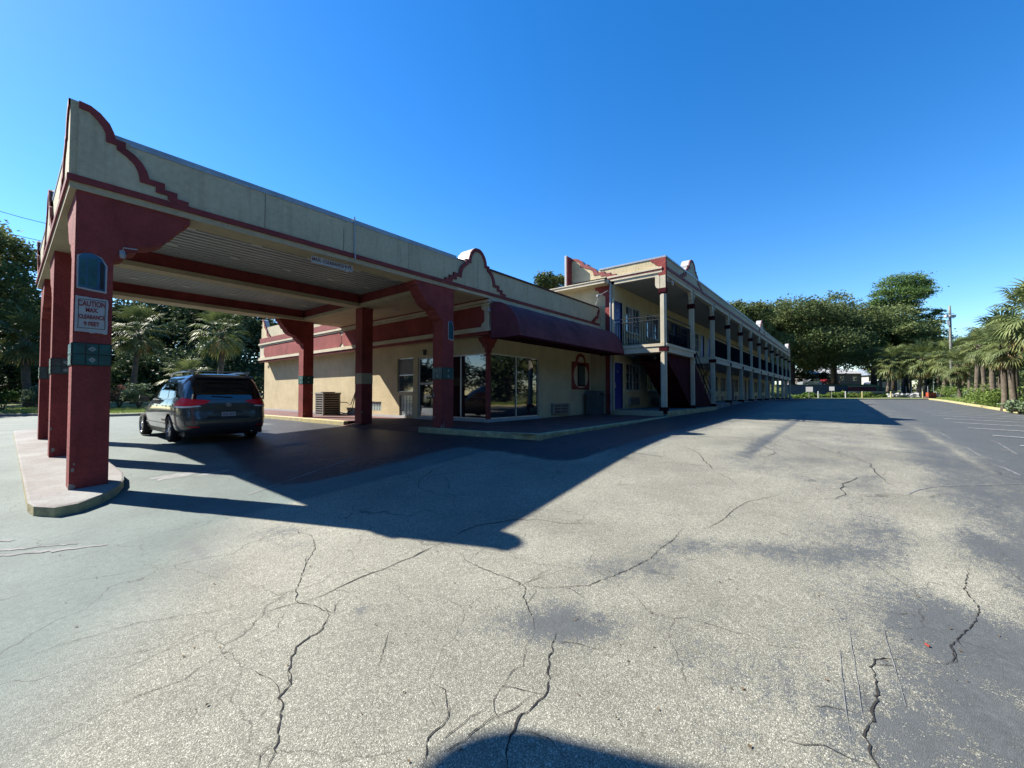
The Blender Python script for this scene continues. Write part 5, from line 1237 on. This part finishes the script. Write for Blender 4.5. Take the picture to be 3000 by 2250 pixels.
# trees behind the motel and at the end of the lot
T(1622,52,16.2,4.2,20000,.18,'leaf_oak',61,'round tree top above the motel parapet at its left end',k=14,low=.5)
T(2170,68,15.6,6.5,44000,.18,'leaf_oak',62,'oak crown just above the motel roof line',k=18,low=.4)
T(2320,72,14.6,8.5,66000,.19,'leaf_oak',63,'broad oak over the far end of the motel',k=40,low=.34,dz=1.7)
T(2445,80,15.6,9.5,72000,.195,'leaf_oak',64,'broad oak left of the tall pine',k=40,low=.36,dz=1.9)
T(2560,78,14.4,7.5,54000,.19,'leaf_oak',65,'dark oak at the foot of the tall pine',k=30,low=.36,dz=1.9)
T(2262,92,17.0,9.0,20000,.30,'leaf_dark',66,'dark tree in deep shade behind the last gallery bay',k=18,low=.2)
T(2620,96,15.0,7.5,11000,.30,'leaf_oak',67,'far tree behind the palm row right of the pine',k=16,low=.25)
T(2730,100,13.0,7.0,9000,.30,'leaf_dark',68,'low far tree left of the light pole',k=14,low=.2)
T(2900,75,10.5,7.0,9000,.28,'leaf_dark',69,'dark tree filling the gap behind the verge palms',k=14,low=.15)
T(3010,60,10.5,6.0,9000,.24,'leaf_dark',70,'dark tree at the right edge behind the palms',k=14,low=.15)
T(2080,110,14.0,8.0,8000,.34,'leaf_dark',72,'distant tree hidden behind the motel roof',k=12)
# tall pine
x,y=pp(2655,78); rnd=random.Random(5); ct_,st_c=math.cos(TH),math.sin(TH)
def lat(l,f=0): return (st_c*l+ct_*f,-ct_*l+st_c*f)
lb=[]
for (l,z,rx,rz) in ((2.6,21.7,2.4,1.0),(.6,21.9,2.6,1.1),(4.4,20.8,1.5,.9),(-1.5,20.4,2.4,1.2),(-3.4,18.8,2.2,1.3),(-4.4,17.2,1.8,1.2),(0,19.0,3.0,1.5),(2.4,18.9,2.0,1.2),(-2.0,16.6,2.6,1.5),(-5.6,15.6,1.9,1.1),(.8,16.4,2.4,1.4),(3.2,15.4,1.9,.8),(4.6,14.6,1.6,.55),(4.2,13.0,2.0,.55),(5.6,12.9,1.2,.45),(-3.6,13.4,2.8,1.6),(-1,12.6,2.6,1.7),(2.0,12.4,1.8,1.0),(5.0,10.3,2.3,.5),(7.0,10.1,1.4,.45),(-4.4,10.6,2.6,1.5),(0,9.6,3.0,1.6),(2.4,8.6,2.0,1.0),(-2,7.6,2.6,1.4)):
    f=rnd.uniform(-1.2,1.2); a=lat(l,f); lb.append((a[0],a[1],z,rx*1.12,rx*1.12,rz*1.25))
tree('pine_tree','tall pine with a flat-topped crown leaning right over the far trees','tree',x,y,23,6,lb,52000,.18,'leaf_pine',81,trunk_r=.42,limbs=24,flat=.5,tz=G(x,y),shell=.2,asp=.4)
t=bpy.data.objects['pine_tree']; mb=MB(); mb.tube([(0,0,7),(*lat(.3),14),(*lat(.8),19.5)],[.34,.25,.1],n=8); mb.build('upper_trunk','bark',t,smooth=True)
# right verge bushes and weeds
shrubmass('verge_bushes','mixed bushes and saplings thick under the verge palms',[pp(3060,34),pp(2950,42),pp(2870,54),pp(2790,66),pp(2740,80)],1.7,17000,.13,'leaf_oak',91,wid=2.6)
shrubmass('verge_bushes','tall dark thicket at the back of the palm verge',[pp(3080,44),pp(2980,52),pp(2890,64),pp(2800,80),pp(2700,88)],5.5,22000,.2,'leaf_oak',92,wid=3.2)
for (px,d,s,lb_,lf) in ((2915,30,1.5,'bright green bush at the foot of the two dark-trunked palms','leaf_shrub'),(2880,33,1.1,'low leafy bush beside the leaning pale palm','leaf_shrub'),(2800,47,1.6,'yellowish bush under the light pole','leaf_shrub'),(2835,44,1.0,'pale weed clump right of the light pole','leaf_silver'),(2990,24,.7,'grey-green weed clump behind the kerb at the right edge','leaf_silver')):
    x,y=pp(px,d); t=thing('bush',lb_,'bush',(x,y,G(x,y)+.1),'bushes on the right verge',local=True); rnd=random.Random(px); mb=MB()
    for i in range(6): a=i*1.05; mb.tube([(0,0,-.1),(.3*math.cos(a),.3*math.sin(a),.3*s),(.7*s*math.cos(a),.7*s*math.sin(a),.7*s)],[.025,.02,.008],n=5)
    mb.build('stem','bark',t); mb=MB(); tints=[]; leafcloud(mb,tints,[(0,0,.5*s,1.0*s,1.0*s,.5*s),(.7*s,.2,.4*s,.6*s,.6*s,.4*s),(-.7*s,0,.4*s,.7*s,.6*s,.38*s)],2200,.075,rnd,.8,.2); mb.build('foliage',lf,t,normals=False,tint=tints)
shrubmass('low_hedge','low weedy hedge along the far end of the lot',[pp(2315,57),pp(2430,58),pp(2560,59),pp(2700,60)],.8,9000,.10,'leaf_shrub',93,wid=.8)
# grass tufts on verges
def tufts(name,label,fn,n,h,seed):
    rnd=random.Random(seed); mb=MB(); tints=[]
    for _ in range(n):
        x,y=fn(rnd); z=G(x,y)+.10; tn=rnd.random()
        for k in range(4):
            a=rnd.uniform(0,2*PI); l=h*rnd.uniform(.5,1.3); dx,dy=math.cos(a)*l*.45,math.sin(a)*l*.45; w=.012*h/.15
            n0=len(mb.v); mb.v+=[(x-math.sin(a)*w,y+math.cos(a)*w,z),(x+math.sin(a)*w,y-math.cos(a)*w,z),(x+dx,y+dy,z+l)]; mb.f.append((n0,n0+1,n0+2)); mb.m.append(0); tints+=[tn]*3
    return tag(mb.build(name,'grass_blade',normals=False,tint=tints),label,'grass',kind='stuff')
tufts('grass','ragged grass growing behind the yellow kerb blocks',lambda r:(lambda X:(X,-8.15-abs(r.gauss(0,2.2))))(r.uniform(14,70)),15000,.22,1)
def lg(r):
    t=r.random(); c=[(-14,38.9),(-4,40.0),(0,39.0),(1.7,37.4),(2.9,34.2),(3.9,31.3),(6.5,29.4)]; u=t*6; i=int(u) if u<6 else 5; u-=i
    return (c[i][0]*(1-u)+c[i+1][0]*u+abs(r.gauss(0,1.5))*.6,c[i][1]*(1-u)+c[i+1][1]*u+abs(r.gauss(0,3)))
tufts('grass','short bright grass on the left strip before the wood',lg,9000,.12,2)
# weeds growing at the motel kerb
# ---------------------------------------------------------------- street furniture and far things
x,y=pp(2789,50); z=G(x,y); lpz=thing('light_pole','tall wooden pole with lamp heads rising from the palm verge','light pole',(x,y,z))
mb=MB(); mb.tube([(x,y,z-.3),(x+.02,y,z+5),(x+.05,y,z+10.3),(x+.06,y,z+11.4)],[.17,.15,.12,.10],n=10); mb.build('pole','pole_wood',lpz,smooth=True)
a=lat(1.0); mb=MB(); mb.tube([(x-a[0]*.6,y-a[1]*.6,z+9.9),(x+a[0]*.55,y+a[1]*.55,z+9.9)],.035); mb.tube([(x-a[0]*.5,y-a[1]*.5,z+10.45),(x+a[0]*.5,y+a[1]*.5,z+10.45)],.025); mb.build('cross_arm','flashing_metal',lpz)
for s in (-.45,.05,.45): mb=MB(); mb.cbox((x+a[0]*s,y+a[1]*s,z+10.15),(.3,.30,.24),rz=TH); mb.cbox((x+a[0]*s,y+a[1]*s,z+10.0),(.25,.26,.04),rz=TH); mb.build('lamp_head','white_metal',lpz)
mb=MB(); mb.cbox((x-a[0]*.2,y-a[1]*.2,z+9.3),(.2,.2,.7)); mb.build('transformer_box','flashing_metal',lpz)
def sign_post(px,d,w,h,zc,label,mat='sign_white'):
    x,y=pp(px,d); z=G(x,y); t=thing('notice_board',label,'sign',(x,y,z),'white notice boards along the far fence'); mb=MB(); mb.cbox((x,y,z+zc),(.04,w*1.25,h),rz=-.05); mb.build('panel',mat,t)
    mb=MB(); mb.cbox((x+.05,y+.03,z+zc/2),(.06,.06,zc),rz=TH); mb.build('leg','pole_wood',t)
sign_post(2371,56,.62,.66,1.25,'square white notice board nearest the motel end'); sign_post(2437,57,.46,.56,1.35,'smaller white notice board in the middle of the far fence'); sign_post(2404,70,.32,.42,2.2,'small tilted white board in front of the shaded houses')
for px,d,lb_,mat in ((2397,55,'thin white post between the two notice boards','sign_white'),(2477,55,'thin white post left of the open gateway','sign_white'),(2526,54.5,'short yellow post at the right side of the gateway','kerb_yellow'),(2610,56,'yellow post in front of the red strip','kerb_yellow'),(2703,55,'tall yellow bollard near the orange barrier','kerb_yellow')):
    x,y=pp(px,d); z=G(x,y); mb=MB(); mb.lathe([(.0,-.1),(.075,-.1),(.075,.92),(.06,.97),(0,.99)],(x,y,z),n=12); tag(mb.build('bollard',mat,loc=(x,y,z),smooth=False),lb_,'post','posts along the far edge of the lot')
# low retaining wall band and red kerb strip
def far_wall(name,px0,px1,d0,d1,h,z,mat,label,th=.3,cat='wall'):
    a=pp(px0,d0);b_=pp(px1,d1); L_=math.dist(a,b_); ang=math.atan2(b_[1]-a[1],b_[0]-a[0]); c=((a[0]+b_[0])/2,(a[1]+b_[1])/2); mb=MB(); mb.cbox((c[0],c[1],z+h/2),(L_,th,h),rz=ang,m=0); mb.cbox((c[0],c[1],z+h+.05),(L_+.1,th+.12,.1),rz=ang,m=1)
    n=max(2,int(L_/2.5))
    for i in range(n+1): t=i/n; mb.cbox((a[0]*(1-t)+b_[0]*t,a[1]*(1-t)+b_[1]*t,z+h/2),(.28,th+.1,h+.04),rz=ang,m=0)
    return tag(mb.build(name,mat,loc=(c[0],c[1],z)),label,cat)
far_wall('retaining_wall',2300,2488,66,68,1.85,1.15,['wall_far_grey','wall_far_grey'],'long low grey-brown wall behind the notice boards')
far_wall('retaining_wall',2489,2562,66,68,1.75,1.15,['red_paint','trim_cream'],'short red wall with a pale coping right of the gateway')
far_wall('rail_fence',2488,2640,60,61,.16,1.85,['trim_cream','trim_cream'],'pale rail in front of the red wall',th=.1,cat='fence')
mb=MB()
def bk(u,v):
    px_=2230+700*u; d_=67+90*v; x_,y_=pp(px_,d_); return (x_,y_,1.0+2.25*min(1,v*30)*(1 if px_<2565 else max(.0,1-(px_-2565)/110))+1.3*v+.08*math.sin(x_)*math.cos(y_*1.3))
mb.grid(bk,60,60); o_=struct(mb.build('hill','grass_ground',normals=False)); o_['label']='sunlit grassy rise beyond the far wall'
# chain link fence with gate posts
x,y=pp(2735,56); a=pp(2735,56); b_=pp(2640,60); fc_=thing('wire_fence','dark wire fence panel sagging beside the orange barrier','fence',(a[0],a[1],G(*a)))
mb=MB(); n=6
for i in range(n+1): t=i/n; X,Y=a[0]*(1-t)+b_[0]*t,a[1]*(1-t)+b_[1]*t; g=G(X,Y); mb.tube([(X,Y,g),(X,Y,g+(2.4 if i==0 else 1.7))],.035,n=6)
mb.build('fence_post','flashing_metal',fc_)
mb=MB()
for k in range(11):
    z_=.2+.17*k; mb.tube([(a[0],a[1],G(*a)+z_),(b_[0],b_[1],G(*b_)+z_*.85)],.006,n=4)
for k in range(60): t=k/60; X,Y=a[0]*(1-t)+b_[0]*t,a[1]*(1-t)+b_[1]*t; g=G(X,Y); mb.tube([(X,Y,g+.1),(X,Y,g+1.85-.3*t)],.005,n=3)
mb.build('wire_mesh','railing_black',fc_)
x,y=pp(2727,54); z=G(x,y); bar=thing('barrier','orange plastic barrier at the far right corner of the lot','barrier',(x,y,z)); mb=MB(); mb.cbox((x,y,z+.55),(.35,1.0,.55),rz=TH); mb.cbox((x,y,z+.2),(.6,1.15,.3),rz=TH,m=1); mb.build('body',['orange_plastic','rust_red_steel'],bar); 
x,y=pp(2744,54); z=G(x,y); mb=MB(); mb.cbox((x,y,z+.45),(.3,.35,.9),rz=TH); mb.cbox((x,y,z+.92),(.36,.41,.06),rz=TH); tag(mb.build('utility_box','sign_white',loc=(x,y,z)),'small white utility box right of the orange barrier','box')
# rubble / white debris
x,y=pp(2660,57); z=G(x,y); mb=MB(); rnd=random.Random(3)
for i in range(46):
    l=rnd.uniform(-2.4,2.0); a=lat(l,rnd.uniform(-.5,.5)); mb.cbox((x+a[0],y+a[1],z+rnd.uniform(.15,.75)),(rnd.uniform(.15,.5),rnd.uniform(.15,.6),rnd.uniform(.06,.25)),rz=rnd.uniform(0,3))
tag(mb.build('debris_pile','sign_white',loc=(x,y,z)),'heap of white broken boards left of the tall yellow bollard','debris',kind='stuff')
# far houses
def house(px,d,w,dp,hw,hr,wall_m,roof_m,label,z=None,hip=.25):
    x,y=pp(px,d); z=(G(x,y) if z is None else z); t=thing('house',label,'house',(x,y,z),'houses beyond the far trees',rz=TH-PI/2,local=True); mb=MB(); mb.box(-w/2,w/2,-dp/2,dp/2,-1.6,hw); mb.build('wall',wall_m,t)
    e=.5; mb=MB(); A=[(-w/2-e,-dp/2-e,hw),(w/2+e,-dp/2-e,hw),(w/2+e,dp/2+e,hw),(-w/2-e,dp/2+e,hw)]; r0=(-w/2+w*hip,0,hw+hr); r1=(w/2-w*hip,0,hw+hr)
    n0=len(mb.v); mb.v+=A+[r0,r1]; 
    for f_ in ((0,1,5,4),(2,3,4,5),(1,2,5),(3,0,4),(3,2,1,0)): mb.f.append(tuple(n0+q for q in f_)); mb.m.append(0)
    mb.build('roof',roof_m,t)
    for i in range(4):
        X=-w/2+w*(i+.6)/4.3; f=MB().box(X,X+1.0,-dp/2-.04,-dp/2,.9,2.0).build('window','white_metal',t); MB().box(X+.08,X+.92,-dp/2-.05,-dp/2-.04,.98,1.92).build('pane','window_glass',f)
    MB().box(-.4,.5,-dp/2-.05,-dp/2,0,2.0).build('door','wall_far_grey',t); return t
house(2405,100,13,8,2.6,1.9,'wall_far_grey','roof_white','house with a pale low roof shaded by the oaks behind the notice boards',z=3.9)
house(2552,104,8,8,2.0,2.0,'wall_white','roof_grey_blue','house with a blue-grey roof left of the palm row',z=4.3)
house(2462,112,9,8,2.4,1.8,'wall_far_grey','roof_grey_blue','dark house with a blue roof between the two others',z=3.9)
# small parked cars far away
def car(px,d,mat,label,rz=0,z=None):
    x,y=pp(px,d); z=(G(x,y) if z is None else z); t=thing('parked_car',label,'car',(x,y,z),'cars parked beyond the lot',rz=rz,local=True)
    side=[(-2.2,.30),(2.2,.30),(2.25,.62),(2.0,.86),(1.1,.95),(.45,1.38),(-.9,1.42),(-1.55,1.0),(-2.2,.92),(-2.28,.6)]
    mb=MB(); mb.prism(side,'y',-.86,.86); mb.build('body',mat,t)
    gl=[(.98,.97),(.42,1.33),(-.85,1.36),(-1.38,1.0)]; mb=MB(); mb.prism(gl,'y',-.875,.875); mb.build('side_window','car_glass',t)
    mb=MB()
    for X in (-1.4,1.35):
        for Y in (-.8,.8): mb2=MB(); mb2.lathe([(0,-.1),(.31,-.1),(.33,0),(.31,.1),(0,.1)],(X,Y,.32),ax='y',n=16); w_=mb2.build('wheel','tyre',t); mb3=MB(); mb3.lathe([(0,0),(.18,0)],(X,Y+(.11 if Y>0 else -.11),.32),ax='y',n=12); mb3.build('rim','rim',w_)
    return t
car(2571,88,'car_white','white car parked before the blue-grey roofed house',rz=TH+PI/2,z=3.35); car(2422,84,'car_red','dark red car in the shade behind the notice boards',rz=TH+PI/2+.1,z=3.35); car(2375,84,'car_silver','grey car under the pale-roofed house',rz=TH+PI/2,z=3.35)
# overhead wires
mb=MB()
for k,(z0,z1) in enumerate(((26.5,25.0),(24.4,23.0),(22.8,21.5),(21.5,20.3))):
    a=pp(-500,42+k);b_=pp(420,62+k); pts=[]
    for i in range(13): t=i/12; pts.append((a[0]*(1-t)+b_[0]*t,a[1]*(1-t)+b_[1]*t,z0*(1-t)+z1*t-1.6*math.sin(PI*t)))
    mb=MB(); mb.tube(pts,.035,n=5); tag(mb.build('overhead_wire','wire_black',loc=pts[6]),['topmost overhead wire across the sky at the left','second overhead wire from the top at the left','third overhead wire from the top at the left','lowest overhead wire above the left trees'][k],'wire','overhead wires at the left')
# litter
a=(3.55,-.35); mb=MB(); mb.cbox((a[0],a[1],G(*a)+.008),(.03,.008,.008),rz=.6); tag(mb.build('litter','litter_red',loc=(a[0],a[1],G(*a))),'tiny red scrap of litter on the dark asphalt','litter')
# made-up sign shape added outside the frame at left; its cabinet shades the foreground
t=thing('shadow_caster','added unseen sign-shaped shadow caster on a pole, outside the frame on the left','sign',(-3.4,7.52,0)); mb=MB(); c_=[]
for cx_,cz_,a0 in ((-1.48,6.34,-90),(-1.48,8.1,0),(-3.6,8.1,90),(-3.6,6.34,180)):
    for k in range(7): a=R(a0+15*k); c_.append((cx_+.3*math.cos(a),cz_+.3*math.sin(a)))
mb.prism(c_,'y',7.40,7.76); mb.build('cabinet','sign_white',t); mb=MB(); mb.tube([(-3.4,7.69,-.2),(-3.4,7.69,6.06)],.14,n=14); mb.build('pole','flashing_metal',t)
# trees round the site outside the frame; they show in the window glass and shade the sky light
for i,(x,y,s) in enumerate(((-16,-10,1.1),(-8,-19,1.15),(1,-24,1.0),(10,-27,1.2),(20,-25,1.05),(31,-28,1.25),(43,-27,1.1),(-30,4,1.2),(-34,20,1.1),(-28,-16,1.2),(-38,36,1.2),(56,-31,1.2),(8,-13.5,1.0),(15,-14,1.05),(22,-13.5,1.0),(29,-15,1.1),(37,-17,1.15),(45,-19,1.2),(-12,40,1.1),(-16,28,1.0),(-9,52,1.1))):
    c=copy_tree(base); c.location=(x,y,G(x,y)); c.rotation_euler.z=i*1.7; c.scale=(s,s,s); c['label']='dark tree %s, out of the picture'%(['behind the viewer','behind the viewer to the right','across the lot from the lobby','opposite the lobby windows','opposite the awning','opposite the motel corner','opposite the stair','far left of the canopy','far left beyond the road','behind the viewer to the left','left of the big oak','opposite the middle of the gallery','nearest to the viewer across the lot','second from the viewer across the lot','third from the viewer across the lot','fourth from the viewer across the lot','fifth from the viewer across the lot','sixth from the viewer across the lot','just left of the frame by the road','left of the frame beside the drive','far left behind the grass strip'][i])
shrubmass('hedge_screen','tall dark hedge added out of the picture to cut sky light',[(-30,-14),(-12,-20),(6,-23),(24,-24),(44,-26)],8.5,9000,.5,'leaf_dark',101,wid=4.5)  # added to block low sky light and darken the window reflections
shrubmass('hedge_screen','tall dark hedge added out of the picture far left of the canopy, to darken reflections',[(-26,-6),(-30,8),(-32,24),(-34,40)],8.5,7000,.5,'leaf_dark',102,wid=4.5)  # second added hedge, there to darken the side glass reflections
# ---------------------------------------------------------------- light, sky, camera
SUN_EL=math.atan(.872); sd=Vector((-.39*math.cos(SUN_EL),.921*math.cos(SUN_EL),math.sin(SUN_EL))).normalized()
li=bpy.data.lights.new('sun','SUN'); li.energy=5.0; li.angle=R(.5); li.color=(1,.94,.84); so=bpy.data.objects.new('sun',li); COL.objects.link(so); so.rotation_euler=sd.to_track_quat('Z','Y').to_euler(); so.location=(0,0,30)
w=bpy.data.worlds.new('World'); scene.world=w; w.use_nodes=True; nt=w.node_tree; bg=nt.nodes['Background']; sk=nt.nodes.new('ShaderNodeTexSky'); sk.sky_type='NISHITA'; sk.sun_disc=False
sk.sun_elevation=SUN_EL; sk.sun_rotation=math.atan2(sd.x,sd.y); sk.air_density=1.0; sk.dust_density=.15; sk.ozone_density=3.0; sk.altitude=200
hs=nt.nodes.new('ShaderNodeHueSaturation'); hs.inputs['Saturation'].default_value=1.36; hs.inputs['Hue'].default_value=.505; L(nt,sk.outputs[0],hs.inputs['Color']); L(nt,hs.outputs[0],bg.inputs['Color']); bg.inputs['Strength'].default_value=.085
cam=bpy.data.cameras.new('camera'); co=bpy.data.objects.new('camera',cam); COL.objects.link(co); scene.camera=co
cam.sensor_width=36; cam.lens=36*FOC/3000; cam.clip_start=.05; cam.clip_end=3000; co.location=(0,0,EYE)
fwd=Vector((math.cos(TH)*math.cos(PT),math.sin(TH)*math.cos(PT),math.sin(PT))); co.rotation_euler=fwd.to_track_quat('-Z','Y').to_euler()
scene.view_settings.view_transform='Standard'; scene.view_settings.look='None'; scene.view_settings.exposure=1.55; scene.view_settings.gamma=1
scene.cycles.max_bounces=6; scene.cycles.diffuse_bounces=3; scene.cycles.glossy_bounces=3; scene.cycles.transmission_bounces=3; scene.cycles.use_denoising=True
scene.render.resolution_x=1024; scene.render.resolution_y=768
for o in list(bpy.data.objects):
    for k in ('wl','_wl'):
        if k in o: del o[k]
